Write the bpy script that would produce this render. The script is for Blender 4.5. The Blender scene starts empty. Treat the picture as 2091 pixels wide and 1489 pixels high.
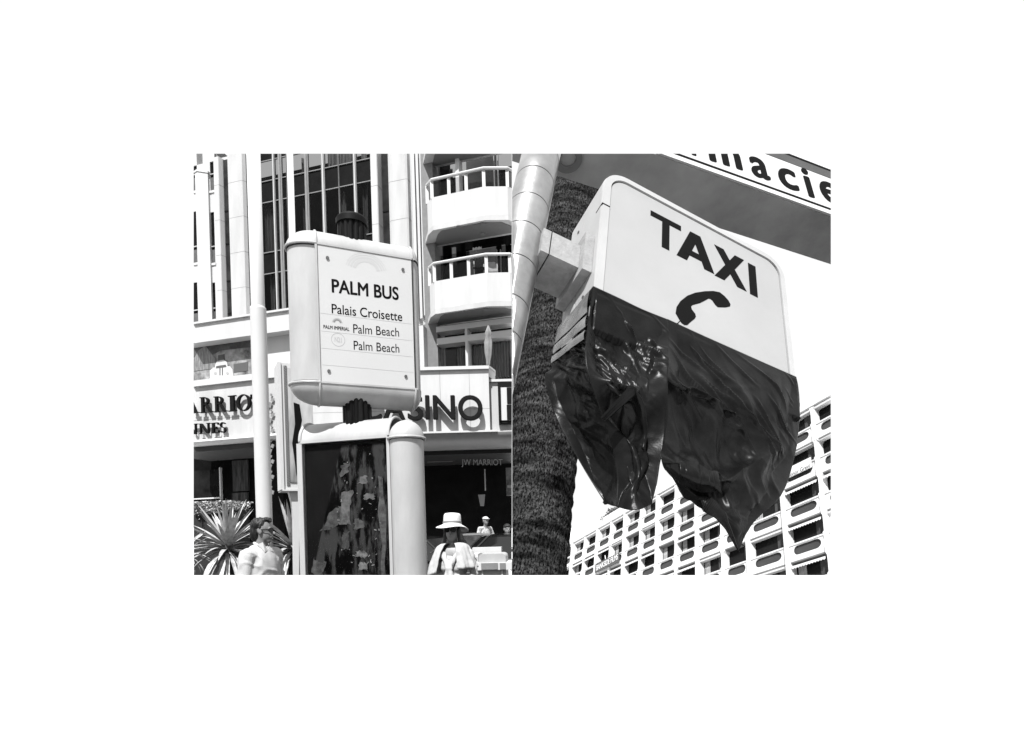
import bpy, bmesh, math, random
import numpy as np
from mathutils import Vector, Matrix, noise

random.seed(7)
sc = bpy.context.scene
col = sc.collection

# ------------------------------------------------------------------ camera
F, CX, CY, PW, PH = 1145.0, 1046.0, 1075.0, 2091.0, 1489.0
cam_d = bpy.data.cameras.new('camera')
cam = bpy.data.objects.new('camera', cam_d)
col.objects.link(cam)
cam.rotation_euler = (math.radians(90), 0, 0)
cam_d.sensor_width = 36.0
cam_d.lens = F / PW * 36.0
cam_d.shift_y = (CY - PH / 2) / PW          # shift lens: camera kept level
cam_d.clip_start = 0.05
cam_d.clip_end = 6000
sc.camera = cam

# ------------------------------------------------------------------ sky, sun, exposure
SUN_EL, SUN_AZ = math.radians(57), math.radians(16)      # sun high behind the camera, a little to its left
S = Vector((-math.sin(SUN_AZ) * math.cos(SUN_EL), -math.cos(SUN_AZ) * math.cos(SUN_EL), math.sin(SUN_EL)))
w = bpy.data.worlds.new('World')
sc.world = w
w.use_nodes = True
nt = w.node_tree
nt.nodes.clear()
sky = nt.nodes.new('ShaderNodeTexSky')
sky.sky_type = 'NISHITA'
sky.sun_disc = False
sky.sun_elevation = SUN_EL
sky.sun_rotation = math.pi + SUN_AZ
sky.air_density = 4.0
sky.dust_density = 0.0
sky.ozone_density = 0.0
bw = nt.nodes.new('ShaderNodeRGBToBW')                    # the photograph is black and white
bg = nt.nodes.new('ShaderNodeBackground')
bg.inputs['Strength'].default_value = 0.138
wo = nt.nodes.new('ShaderNodeOutputWorld')
mn = nt.nodes.new('ShaderNodeMath')                       # milky haze: the sky is evenly white all round
mn.operation = 'MINIMUM'
mn.inputs[1].default_value = 3.35
nt.links.new(sky.outputs[0], bw.inputs[0])
nt.links.new(bw.outputs[0], mn.inputs[0])
nt.links.new(mn.outputs[0], bg.inputs[0])
nt.links.new(bg.outputs[0], wo.inputs[0])
sd = bpy.data.lights.new('sun', 'SUN')
sd.energy = 5.0
sd.angle = math.radians(0.5)
sun = bpy.data.objects.new('sun', sd)
col.objects.link(sun)
sun.rotation_euler = S.to_track_quat('Z', 'Y').to_euler()
sun.location = (-4, -8, 14)
sc.view_settings.view_transform = 'Standard'
sc.view_settings.look = 'None'
sc.view_settings.gamma = 1.0
sc.view_settings.use_curve_mapping = False
sc.view_settings.exposure = 1.135
sc.render.engine = 'CYCLES'
sc.cycles.max_bounces = 6
sc.cycles.transparent_max_bounces = 8

# ------------------------------------------------------------------ frames and helpers
ML = Matrix.Rotation(-0.03, 4, 'Y')         # the street on the left leans 1.7 degrees
MLI = ML.inverted()


def ray(px, py):
    return Vector(((px - CX) / F, 1.0, -(py - CY) / F))


class Fac:
    """A plane with an origin and axes: u along it, v up it, w out of it."""
    def __init__(s, O, U, V, N):
        s.O, s.U, s.V, s.N = O, U.normalized(), V.normalized(), N.normalized()

    def P(s, u, v, w=0.0):
        return s.O + s.U * u + s.V * v + s.N * w

    def uv(s, px, py, w=0.0):
        r = ray(px, py)
        o = s.O + s.N * w
        q = r * (o.dot(s.N) / r.dot(s.N)) - o
        return q.dot(s.U), q.dot(s.V)

    def rect(s, x0, y0, x1, y1, w=0.0):
        ym, xm = (y0 + y1) / 2, (x0 + x1) / 2
        return (s.uv(x0, ym, w)[0], s.uv(x1, ym, w)[0], s.uv(xm, y1, w)[1], s.uv(xm, y0, w)[1])

    def M(s, u=0, v=0, w=0):
        m = Matrix((s.U, s.V, s.N)).transposed().to_4x4()
        m.translation = s.P(u, v, w)
        return m


def left_plane(px, py, depth, deg):
    a = math.radians(deg)
    R = ML.to_3x3()
    return Fac(ray(px, py) * depth, R @ Vector((math.cos(a), -math.sin(a), 0)), R @ Vector((0, 0, 1)),
               R @ Vector((-math.sin(a), -math.cos(a), 0)))


class MB:
    """Collects shapes for ONE mesh."""
    def __init__(s, fac=None):
        s.v, s.f, s.fac = [], [], fac

    def pt(s, p):
        return s.fac.P(*p) if s.fac else Vector(p)

    def box(s, u0, u1, v0, v1, w0, w1):
        b = len(s.v)
        for w_ in (w0, w1):
            for (a, c) in ((u0, v0), (u1, v0), (u1, v1), (u0, v1)):
                s.v.append(s.pt((a, c, w_)))
        s.f += [[b + 3, b + 2, b + 1, b], [b + 4, b + 5, b + 6, b + 7], [b, b + 1, b + 5, b + 4], [b + 1, b + 2, b + 6, b + 5],
                [b + 2, b + 3, b + 7, b + 6], [b + 3, b, b + 4, b + 7]]
        return s

    def prism(s, poly, w0, w1):
        b, n = len(s.v), len(poly)
        for w_ in (w0, w1):
            for (a, c) in poly:
                s.v.append(s.pt((a, c, w_)))
        s.f.append(list(range(b + n - 1, b - 1, -1)))
        s.f.append(list(range(b + n, b + 2 * n)))
        for i in range(n):
            j = (i + 1) % n
            s.f.append([b + i, b + j, b + n + j, b + n + i])
        return s

    def vprism(s, plan, v0, v1):
        """prism along v; plan = list of (u, w)"""
        b, n = len(s.v), len(plan)
        for c in (v0, v1):
            for (a, w_) in plan:
                s.v.append(s.pt((a, c, w_)))
        s.f.append(list(range(b, b + n)))
        s.f.append(list(range(b + 2 * n - 1, b + n - 1, -1)))
        for i in range(n):
            j = (i + 1) % n
            s.f.append([b + j, b + i, b + n + i, b + n + j])
        return s

    def tube(s, path, r, n=10, cap=True):
        """round tube along a path of points (in fac coords); r number or list"""
        pts = [s.pt(p) for p in path]
        b = len(s.v)
        m = len(pts)
        ref = None
        for i, p in enumerate(pts):
            d = (pts[min(i + 1, m - 1)] - pts[max(i - 1, 0)]).normalized()
            if ref is None:
                ref = d.orthogonal().normalized()
            else:
                ref = (ref - d * ref.dot(d)).normalized()
            q = d.cross(ref)
            rr = r[i] if isinstance(r, (list, tuple)) else r
            for k in range(n):
                t = 2 * math.pi * k / n
                s.v.append(p + ref * (rr * math.cos(t)) + q * (rr * math.sin(t)))
        for i in range(m - 1):
            for k in range(n):
                k2 = (k + 1) % n
                s.f.append([b + i * n + k, b + i * n + k2, b + (i + 1) * n + k2, b + (i + 1) * n + k])
        if cap:
            s.f.append([b + k for k in range(n - 1, -1, -1)])
            s.f.append([b + (m - 1) * n + k for k in range(n)])
        return s

    def grid(s, fn, nu, nv):
        b = len(s.v)
        for j in range(nv + 1):
            for i in range(nu + 1):
                s.v.append(s.pt(fn(i / nu, j / nv)))
        for j in range(nv):
            for i in range(nu):
                a = b + j * (nu + 1) + i
                s.f.append([a, a + 1, a + nu + 2, a + nu + 1])
        return s

    def build(s, name, mat, parent=None, smooth=False):
        me = bpy.data.meshes.new(name)
        me.from_pydata([tuple(p) for p in s.v], [], s.f)
        me.update()
        return link(name, me, mat, parent, smooth)


def link(name, me, mat, parent=None, smooth=False, matrix=None):
    me.materials.clear()
    me.materials.append(mat)
    if smooth:
        for p in me.polygons:
            p.use_smooth = True
        if smooth != 'all':
            try:
                me.set_sharp_from_angle(angle=math.radians(40))
            except Exception:
                pass
    o = bpy.data.objects.new(name, me)
    col.objects.link(o)
    if matrix is not None:
        o.matrix_world = matrix
    if parent:
        put(o, parent)
    return o


def put(o, parent):
    o.parent = parent
    o.matrix_parent_inverse = full(parent).inverted()


def full(o):
    m = o.matrix_basis.copy()
    if o.parent:
        m = full(o.parent) @ o.matrix_parent_inverse @ m
    return m


def thing(name, label, cat, loc=(0, 0, 0), group=None):
    o = bpy.data.objects.new(name, None)
    col.objects.link(o)
    o.location = loc
    o.empty_display_size = 0.2
    return tag(o, label, cat, group)


def tag(o, label, cat, group=None):
    o['label'] = label
    o['category'] = cat
    if group:
        o['group'] = group
    return o


def struct(o):
    o['kind'] = 'structure'
    return o


def trim(root, x0, x1, ytop):
    """the built fragment of the place ends here: cut and close the mesh along flat ends"""
    planes = [(Vector((1, -(x1 - CX) / F, 0)), 0), (Vector((-1, (x0 - CX) / F, 0)), 0), (Vector((0, -(CY - ytop) / F, 1)), 0)]
    objs = ([root] + list(root.children_recursive))[::-1]
    for o in objs:
        if o.type != 'MESH':
            continue
        M = full(o)
        gone = False
        for n, _ in planes:
            d = [n.dot(M @ v.co) for v in o.data.vertices]
            if not d or max(d) <= 1e-6:
                continue
            if min(d) >= -1e-6:
                gone = True
                break
            if o.data.users > 1:
                o.data = o.data.copy()
            bm = bmesh.new()
            bm.from_mesh(o.data)
            inv = M.inverted()
            ln = (M.to_3x3().transposed() @ n).normalized()
            r = bmesh.ops.bisect_plane(bm, geom=bm.verts[:] + bm.edges[:] + bm.faces[:], dist=1e-6, plane_co=inv @ Vector((0, 0, 0)),
                                       plane_no=ln, clear_outer=True)
            ed = [e for e in r['geom_cut'] if isinstance(e, bmesh.types.BMEdge) and e.is_boundary]
            try:
                bmesh.ops.holes_fill(bm, edges=ed, sides=0)
            except Exception:
                pass
            bm.to_mesh(o.data)
            bm.free()
        if gone:
            if not len(o.children):
                bpy.data.objects.remove(o)


LEFT = (396, 1045.6, 314)
RIGHT = (1046.4, 1697, 314)

# ------------------------------------------------------------------ materials (all grey: a black-and-white place)
MATS = {}
TONE = 0.63      # reflectances below are relative; this brings white render to about 0.4


def mat(name, v, rough=0.6, var=0.0, scale=8.0, metal=0.0, bump=0.0, bscale=None, spec=0.5, stretch=None, detail=5.0, lo=None, hi=None, sharp=0.0, band=None):
    if name in MATS:
        return MATS[name]
    k_ = 1.0 if name == 'pale_limestone' else TONE
    v *= k_
    if lo is not None:
        lo, hi = lo * k_, hi * k_
    m = bpy.data.materials.new(name)
    m.use_nodes = True
    t = m.node_tree
    b = t.nodes['Principled BSDF']
    b.inputs['Base Color'].default_value = (v, v, v, 1)
    b.inputs['Roughness'].default_value = rough
    b.inputs['Metallic'].default_value = metal
    b.inputs['Specular IOR Level'].default_value = spec
    if var or bump or lo is not None:
        tc = t.nodes.new('ShaderNodeTexCoord')
        mp = t.nodes.new('ShaderNodeMapping')
        if stretch:
            mp.inputs['Scale'].default_value = stretch
        t.links.new(tc.outputs['Object'], mp.inputs[0])
    if var or lo is not None:
        n = t.nodes.new('ShaderNodeTexNoise')
        n.inputs['Scale'].default_value = scale
        n.inputs['Detail'].default_value = detail
        n.inputs['Roughness'].default_value = 0.62
        r = t.nodes.new('ShaderNodeValToRGB')
        a, c = (lo, hi) if lo is not None else (v * (1 - var), min(1, v * (1 + var)))
        r.color_ramp.elements[0].position = 0.32 + .15 * sharp
        r.color_ramp.elements[0].color = (a, a, a, 1)
        r.color_ramp.elements[1].position = 0.68 - .12 * sharp
        r.color_ramp.elements[1].color = (c, c, c, 1)
        t.links.new(mp.outputs[0], n.inputs[0])
        t.links.new(n.outputs[0], r.inputs[0])
        if band:                       # coarse weathering bands multiply the fine grain
            mp2 = t.nodes.new('ShaderNodeMapping')
            mp2.inputs['Scale'].default_value = band
            t.links.new(tc.outputs['Object'], mp2.inputs[0])
            n3 = t.nodes.new('ShaderNodeTexNoise')
            n3.inputs['Scale'].default_value = 1.0
            n3.inputs['Detail'].default_value = 6
            r3 = t.nodes.new('ShaderNodeValToRGB')
            r3.color_ramp.elements[0].position = .38
            r3.color_ramp.elements[0].color = (.18, .18, .18, 1)
            r3.color_ramp.elements[1].position = .66
            t.links.new(mp2.outputs[0], n3.inputs[0])
            t.links.new(n3.outputs[0], r3.inputs[0])
            mu = t.nodes.new('ShaderNodeMix')
            mu.data_type = 'RGBA'
            mu.blend_type = 'MULTIPLY'
            mu.inputs[0].default_value = 1.0
            t.links.new(r.outputs[0], mu.inputs[6])
            t.links.new(r3.outputs[0], mu.inputs[7])
            t.links.new(mu.outputs[2], b.inputs['Base Color'])
        else:
            t.links.new(r.outputs[0], b.inputs['Base Color'])
    if bump:
        n2 = t.nodes.new('ShaderNodeTexNoise')
        n2.inputs['Scale'].default_value = bscale or scale * 4
        n2.inputs['Detail'].default_value = 6
        bp = t.nodes.new('ShaderNodeBump')
        bp.inputs['Strength'].default_value = bump
        bp.inputs['Distance'].default_value = 0.02
        t.links.new(mp.outputs[0], n2.inputs[0])
        t.links.new(n2.outputs[0], bp.inputs['Height'])
        t.links.new(bp.outputs[0], b.inputs['Normal'])
    MATS[name] = m
    return m


def glass(name, tint=0.55, refl=0.03, rough=0.02):
    if name in MATS:
        return MATS[name]
    m = bpy.data.materials.new(name)
    m.use_nodes = True
    t = m.node_tree
    t.nodes.clear()
    o = t.nodes.new('ShaderNodeOutputMaterial')
    tr = t.nodes.new('ShaderNodeBsdfTransparent')
    tr.inputs[0].default_value = (tint, tint, tint, 1)
    gl = t.nodes.new('ShaderNodeBsdfGlossy')
    gl.inputs['Roughness'].default_value = rough
    lw = t.nodes.new('ShaderNodeFresnel')
    lw.inputs['IOR'].default_value = 1.0 + refl * 10
    mx = t.nodes.new('ShaderNodeMixShader')
    t.links.new(lw.outputs[0], mx.inputs[0])
    t.links.new(tr.outputs[0], mx.inputs[1])
    t.links.new(gl.outputs[0], mx.inputs[2])
    t.links.new(mx.outputs[0], o.inputs[0])
    MATS[name] = m
    return m


M_white = mat('white_render', 0.60, 0.75, 0.07, 1.6, bump=0.05, bscale=30, spec=.2, stretch=(1.6, 1.6, .22), detail=8)
M_white2 = mat('white_stone', 0.55, 0.8, 0.11, 1.4, bump=0.08, bscale=25, spec=.2, stretch=(1.5, 1.5, .25), detail=8)
M_trim = mat('white_painted_metal', 0.62, 0.45, 0.03, 4, spec=.3)
M_grey = mat('grey_stone', 0.22, 0.8, 0.15, 3, spec=.2)
M_mull = mat('aluminium_mullion', 0.24, 0.4, 0.1, 5, spec=.3)
M_dark = mat('dark_panel', 0.008, 0.5, 0.3, 3, spec=0.04)
M_black = mat('black_paint', 0.010, 0.5, 0.2, 9, spec=0.06)
M_inside = mat('dark_interior', 0.008, 0.9, 0.3, 2, spec=0.0)
M_curtain = mat('grey_curtain', 0.24, 0.9, 0.4, 9, stretch=(2.2, 2.2, 0.08), spec=0.0)
M_glass = glass('window_glass', 0.62, 0.014)
M_kiosk = mat('kiosk_enamel', 0.44, 0.34, 0.13, 6, bump=0.03, bscale=60, spec=0.3, stretch=(1, 1, .3), detail=9)
M_face = mat('sign_face_white', 0.56, 0.5, 0.02, 3, spec=0.2)
M_print = mat('black_print', 0.008, 0.6, spec=0.02)
M_print_grey = mat('grey_print', 0.46, 0.5, spec=.1)
M_pale_print = mat('pale_grey_print', 0.42, 0.5, spec=.1)
M_steel = mat('screw_steel', 0.16, 0.35, metal=0.6)
M_skin = mat('skin', 0.22, 0.55, 0.12, 20, bump=0.05, spec=.3)
M_cloth = mat('white_cotton', 0.52, 0.9, 0.05, 12, bump=0.25, bscale=22, spec=0.05)
M_hair = mat('dark_hair', 0.010, 0.5, 0.6, 40, bump=0.6, bscale=70, stretch=(1, 1, 0.25), spec=.3)
M_hairf = mat('brown_hair', 0.06, 0.5, 0.5, 40, bump=0.6, bscale=70, stretch=(1, 1, 0.2), spec=.3)
M_shade = mat('black_lens', 0.006, 0.12, spec=0.25)
M_trouser = mat('dark_trousers', 0.02, 0.85, 0.2, 15, spec=.05)


# ------------------------------------------------------------------ lettering
SCRATCH = bpy.data.scenes.new('scratch')


def evaluated(o):
    """mesh of an object with its modifiers or its font outline worked out"""
    SCRATCH.collection.objects.link(o)
    vl = SCRATCH.view_layers[0]
    vl.update()
    me = bpy.data.meshes.new_from_object(o.evaluated_get(vl.depsgraph))
    bpy.data.objects.remove(o)
    return me


def text_mesh(body, bold=0.0, spacing=1.0):
    cu = bpy.data.curves.new('t', 'FONT')
    cu.body = body
    cu.size = 1.0
    cu.space_character = spacing
    cu.resolution_u = 6
    o = bpy.data.objects.new('t', cu)
    me = evaluated(o)
    bpy.data.curves.remove(cu)
    if bold > 0:                      # heavier stroke: the glyph laid over itself with small shifts
        b = bmesh.new()
        for i in range(9):
            n0 = len(b.verts)
            b.from_mesh(me)
            b.verts.ensure_lookup_table()
            dx, dy = bold * math.cos(i * math.pi / 4) * (i < 8), bold * .7 * math.sin(i * math.pi / 4) * (i < 8)
            for v in b.verts[n0:]:
                v.co += Vector((dx, dy, .06 * i))
        b.to_mesh(me)
        b.free()
    return me


def lettering(name, body, fac, L, R, cap_px, w, m, parent, depth=0.004, offset=0.0, spacing=1.0, xheight=False):
    """flat or solid lettering on plane fac: baseline from pixel L to pixel R, cap height in pixels at L"""
    me = text_mesh(body, offset, spacing)
    k = 'x' if xheight else 'H'
    ref = text_mesh(k, offset)
    ch = max(v.co.y for v in ref.vertices)
    bpy.data.meshes.remove(ref)
    xs = [v.co.x for v in me.vertices]
    x0, x1 = min(xs), max(xs)
    uL, vL = fac.uv(L[0], L[1], w)
    uR, vR = fac.uv(R[0], R[1], w)
    vt = fac.uv(L[0], L[1] - cap_px, w)[1]
    bm = bmesh.new()
    bm.from_mesh(me)
    if depth > 0:
        r = bmesh.ops.extrude_face_region(bm, geom=bm.faces[:])
        for e in r['geom']:
            if isinstance(e, bmesh.types.BMVert):
                e.co.z += 1.0
    for v in bm.verts:
        f = (v.co.x - x0) / (x1 - x0)
        v.co = fac.P(uL + f * (uR - uL), vL + (vR - vL) * f + v.co.y / ch * (vt - vL), w + v.co.z * depth)
    bmesh.ops.recalc_face_normals(bm, faces=bm.faces[:])
    bm.to_mesh(me)
    bm.free()
    return link(name, me, m, parent)


def arc_band(cx, cy, r0, r1, a0, a1, n=28, sx=1.0):
    out = [(cx + sx * r1 * math.cos(a0 + (a1 - a0) * i / n), cy + r1 * math.sin(a0 + (a1 - a0) * i / n)) for i in range(n + 1)]
    inn = [(cx + sx * r0 * math.cos(a0 + (a1 - a0) * i / n), cy + r0 * math.sin(a0 + (a1 - a0) * i / n)) for i in range(n, -1, -1)]
    return out + inn


def band_quads(mb, cx, cy, r0, r1, a0, a1, w0, w1, n=28, sx=1.0, sy=1.0):
    for i in range(n):
        p = a0 + (a1 - a0) * i / n
        q = a0 + (a1 - a0) * (i + 1) / n
        mb.prism([(cx + sx * r0 * math.cos(p), cy + sy * r0 * math.sin(p)), (cx + sx * r1 * math.cos(p), cy + sy * r1 * math.sin(p)),
                  (cx + sx * r1 * math.cos(q), cy + sy * r1 * math.sin(q)), (cx + sx * r0 * math.cos(q), cy + sy * r0 * math.sin(q))], w0, w1)


def serif_shapes(ch):
    """polygons of one serif capital in a unit-high box, and its width"""
    R = lambda x0, x1, y0, y1: [(x0, y0), (x1, y0), (x1, y1), (x0, y1)]

    def ring(cx, cy, rx, ry, tx, ty, a0, a1, n=16):
        o = []
        for i in range(n):
            p = a0 + (a1 - a0) * i / n
            q = a0 + (a1 - a0) * (i + 1) / n
            o.append([(cx + (rx - tx) * math.cos(p), cy + (ry - ty) * math.sin(p)), (cx + rx * math.cos(p), cy + ry * math.sin(p)),
                      (cx + rx * math.cos(q), cy + ry * math.sin(q)), (cx + (rx - tx) * math.cos(q), cy + (ry - ty) * math.sin(q))])
        return o
    h = math.pi / 2
    if ch == 'A':
        return [[(.1, 0), (.17, 0), (.45, 1), (.38, 1)], [(.36, 1), (.52, 1), (.84, 0), (.64, 0)], R(.22, .66, .3, .36), R(-.02, .28, 0, .05), R(.54, .94, 0, .05)], .92
    if ch == 'R':
        return [R(.1, .28, 0, 1), R(0, .4, 0, .05), R(0, .3, .95, 1), [(.36, .52), (.54, .52), (.92, 0), (.7, 0)], R(.66, .98, 0, .05)] + \
            ring(.28, .75, .42, .25, .17, .06, -h, h), .95
    if ch == 'I':
        return [R(.1, .29, 0, 1), R(0, .39, 0, .05), R(0, .39, .95, 1)], .39
    if ch == 'O':
        return ring(.45, .5, .45, .53, .17, .06, 0, 4 * h, 30), .9
    if ch == 'T':
        return [R(.32, .5, 0, 1), R(.22, .6, 0, .05), R(0, .82, .94, 1), [(0, .94), (.05, .94), (.02, .72), (0, .72)], [(.77, .94), (.82, .94), (.82, .72), (.8, .72)]], .82
    if ch == 'N':
        return [R(.1, .18, 0, 1), R(.74, .82, 0, 1), [(.06, 1), (.26, 1), (.82, 0), (.66, 0)], R(0, .28, 0, .05), R(.64, .94, .95, 1), R(0, .2, .95, 1)], .94
    if ch == 'E':
        return [R(.1, .28, 0, 1), R(0, .72, 0, .06), R(0, .68, .94, 1), R(.28, .5, .47, .53), R(.66, .72, 0, .24), R(.62, .68, .78, 1), R(.46, .5, .38, .62)], .74
    if ch == 'S':
        return ring(.32, .74, .3, .27, .14, .06, .3 * h, 3 * h) + ring(.32, .26, .32, .27, .15, .06, -1.7 * h, h), .66
    return [], .5


def serif_sign(root, spots, fac, base, cap_px, w0, w1, m):
    """each letter of a serif sign is a part of its own; spots = (letter, left pixel, right pixel)"""
    for c, xa, xb in spots:
        ya = base[0][1] + (xa - base[0][0]) * (base[1][1] - base[0][1]) / (base[1][0] - base[0][0])
        uL, vL = fac.uv(xa, ya, w1)
        uR = fac.uv(xb, ya, w1)[0]
        hgt = fac.uv(xa, ya - cap_px, w1)[1] - vL
        polys, wd = serif_shapes(c)
        k = (uR - uL) / wd
        mb = MB(fac)
        for i, p in enumerate(polys):
            e = 0.0015 * (i % 3)
            mb.prism([(uL + a * k, vL + b * hgt) for a, b in p], w0 + e, w1 + e)
        mb.build('letter', m, root)


# ================================================================== GROUND
def ground():
    a = 1.75
    b = a * 100.0 / F
    mp = mat('pale_limestone', 0.80, 0.9, 0.015, 0.6)
    N = 3000
    m = MB()                                   # pavement level by the street, then the land falls away
    prof = [(a, -1.62), (18.2, -1.62), (32, -9.0), (N, -9.0)]
    for y, z in prof:
        m.v += [Vector((-N, y, z)), Vector((N, y, z))]
    m.f += [[0, 1, 3, 2], [2, 3, 5, 4], [4, 5, 7, 6]]
    struct(m.build('ground', mp))
    t = MB()
    t.box(-3, 3, .3, a, -1.92, -b)
    struct(t.build('terrace', mp))
    r = MB()
    r.v += [Vector(p) for p in ((-22, a + .02, -1.61), (22, a + .02, -1.61), (22, 17.6, -1.61), (-22, 17.6, -1.61))]
    r.f.append([0, 1, 2, 3])
    struct(r.build('road', mat('asphalt', 0.06, 0.9, 0.25, 12)))
    t = MB()
    t.box(-400, 400, -600, .296, -1.92, -b - .004)
    struct(t.build('promenade', mat('dark_paving', 0.10, 0.9, 0.2, 3)))


ground()

# ================================================================== LEFT: HOTEL WITH GLASS FRONT
WALL = left_plane(600, 500, 24.0, 15.0)


def hotel_front():
    f = WALL
    root = thing('hotel_building', 'white hotel front with tall piers, narrow windows and dark glass curtain wall', 'building', f.P(0, -12, -2))
    U = lambda x, y=500, w=0: f.uv(x, y, w)[0]
    V = lambda x, y, w=0: f.uv(x, y, w)[1]
    ztop, zbot = V(600, 290), V(600, 700)
    # dark room behind all glass
    MB(f).box(U(390), U(868), zbot - 3, ztop + 1, -3.2, -3.0).build('room_wall', M_inside, root)
    # ---- white end bay with narrow windows
    def wall_with_holes(x0, x1, holes, w, name='wall'):
        m = MB(f)
        us = sorted({round(h[i], 4) for h in holes for i in (0, 1)} | {U(x0), U(x1)})
        for a, c in zip(us[:-1], us[1:]):
            hs = sorted([(h[2], h[3]) for h in holes if h[0] < (a + c) / 2 < h[1]])
            v = zbot
            for (h0, h1) in hs:
                m.box(a, c, v, h0, w - .35, w)
                v = h1
            m.box(a, c, v, ztop, w - .35, w)
        return m.build(name, M_white, root)
    holes = []
    for (x0, y0, x1, y1) in ((390, 300, 402.5, 391), (390, 432, 403, 538), (390, 577, 404.5, 668), (429, 300, 438.5, 390), (431.5, 433, 439, 538), (434, 577, 441, 664)):
        u0, u1, v0, v1 = f.rect(x0, y0, x1, y1)
        holes.append((u0, u1, v0, v1))
    wall_with_holes(388, 452, holes, 0.0)
    for (u0, u1, v0, v1) in holes:
        wn = MB(f).box(u0, u1, v0, v1, -.09, -.05).build('window_pane', M_dark, root)
        MB(f).box(u0 - .04, u1 + .04, v0 - .1, v0, -.049, .04).build('sill', M_trim, root)
        MB(f).tube([(u0, v0 + .75, -.01), (u1, v0 + .75, -.01)], .025, 8).build('guard_rail', M_trim, root)
        MB(f).box(u0, u1, v0 + .02, v0 + .62, -.045, -.035).build('balcony_glass', mat('frosted_glass', .12, .4, .2, 4, spec=.1), root)
    # raised divider in the end bay
    u0, u1, v0, v1 = f.rect(403, 348, 429, 660, .1)
    m = MB(f)
    m.prism([(u0, zbot), (u1, zbot), (u1, v1 - .18), (u0 + .12, v1), (u0, v1 - .03)], .0, .10)
    m.build('divider', M_white, root)
    m = MB(f)
    m.prism([(u0 - .03, v1 - .03), (u0 + .12, v1 + .02), (u1 + .03, v1 - .17), (u1 + .03, v1 - .08), (u0 + .12, v1 + .1), (u0 - .03, v1 + .05)], .0, .13)
    m.build('divider_cap', M_trim, root)
    # ---- piers: bevelled columns
    def pier(x0, x1, xs, d, name='pier'):
        a, c, e = U(x0, 500, d), U(x1, 500, d), U(xs, 500, 0)
        m = MB(f)
        e = max(e, c + .01)
        m.vprism([(a, -.3), (a, d * .8), (a + (c - a) * .12, d), (a + (c - a) * .92, d), (c, d * .9), (e, 0), (e, -.3)], zbot, ztop)
        o = m.build(name, M_white2, root)
        for k in range(7):
            vv = zbot + 1.1 + k * 1.55
            MB(f).vprism([(a - .003, -.3), (a - .003, d * .8), (a + (c - a) * .12, d + .003), (a + (c - a) * .92, d + .003), (c + .003, d * .9), (e + .003, 0), (e + .003, -.3)],
                         vv, vv + .012).build('joint', M_grey, o)
        return o
    pier(440, 451, 460.5, .2)
    pier(469, 499, 507, .15)
    pier(760, 775, 783.5, .33)
    pier(796, 836, 845, .36)
    # ---- strips of glass between the piers
    def strip(x0, x1, ys):
        u0, u1 = U(x0), U(x1)
        vv = [zbot] + [V((x0 + x1) / 2, y) for y in ys] + [ztop]
        for a, c in zip(vv[:-1], vv[1:]):
            MB(f).box(u0, u1, a + .03, c - .03, -.08, -.04).build('window_pane', mat('smoked_glass', .03, .3, .6, 1.2, spec=.08), root)
        for a in vv[1:-1]:
            MB(f).box(u0, u1, a - .03, a + .03, -.08, -.02).build('transom', M_black, root)
    strip(459, 471, (640, 574, 497, 430))
    strip(505, 512, (600, 520, 420))
    strip(783, 797, (430,))
    strip(836, 848, (460, 395))
    # ---- the curtain wall between x = 530 and x = 762
    mul = [530, 562, 575, 589, 629, 663, 695, 728, 762]
    rows = [('p', 290, 330), ('s', 330, 375), ('p', 375, 474), ('s', 474, 517), ('p', 517, 672)]
    # transom heights measured on the glazing at x = 650
    tr = [V(650, y) for y in (301, 344, 389, 495, 540, 645)]
    for i in range(len(mul) - 1):
        a, c = U(mul[i]), U(mul[i + 1])
        seq = [zbot] + sorted(tr) + [ztop]
        for j in range(len(seq) - 1):
            v0, v1 = seq[j], seq[j + 1]
            sp = j in (2, 4, 6)          # spandrel panels between floors
            if sp:
                MB(f).box(a, c, v0, v1, -.14, -.10).build('spandrel', M_dark, root)
            else:
                MB(f).box(a, c, v0, v1, -.11, -.10).build('glass_pane', M_glass, root)
    for k, x in enumerate(mul[1:-1]):
        a = U(x)
        wd = {562: .06, 575: .09, 629: .09, 663: .08, 728: .07}.get(x, .018)
        MB(f).box(a - wd, a + wd, zbot, ztop, -.13, -.04).build('mullion', M_mull, root)
        MB(f).box(a - wd * .25, a + wd * .3, zbot, ztop, -.038, -.01).build('mullion', M_trim if x in (562, 663, 728) else M_mull, root)
    a, c = U(530), U(762)
    for v in tr:
        MB(f).box(a, c, v - .016, v + .016, -.1, -.06).build('transom', M_mull, root)
    # curtains hanging behind the glass: wavy sheets
    def curtain(x0, x1, v0, v1, amp=.05, per=.16):
        u0, u1 = U(x0), U(x1)
        n = max(8, int((u1 - u0) / per * 8))
        ph = random.random() * 6
        MB(f).grid(lambda s, t: (u0 + s * (u1 - u0), v0 + t * (v1 - v0), -.35 + amp * math.sin(s * (u1 - u0) / per * 6.28 + ph + .4 * math.sin(5 * s + 2 * t))), n, 4).build('curtain', M_curtain, root, 'all')
    for (x0, x1, r0, r1) in ((533, 561, 3, 4), (541, 549, 1, 3), (533, 561, 0, 1), (566, 573, 1, 3), (582, 588, 3, 4), (582, 588, 1, 3), (612, 627, 3, 6),
                             (622, 628, 1, 3), (672, 722, 1, 3), (666, 725, 5, 7), (736, 746, 3, 7), (738, 758, 0, 3), (690, 700, 3, 4), (576, 582, 0, 1)):
        seq = [zbot] + sorted(tr) + [ztop]
        curtain(x0, x1, seq[r0] + .05, seq[min(r1, 7)] - .05)
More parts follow.
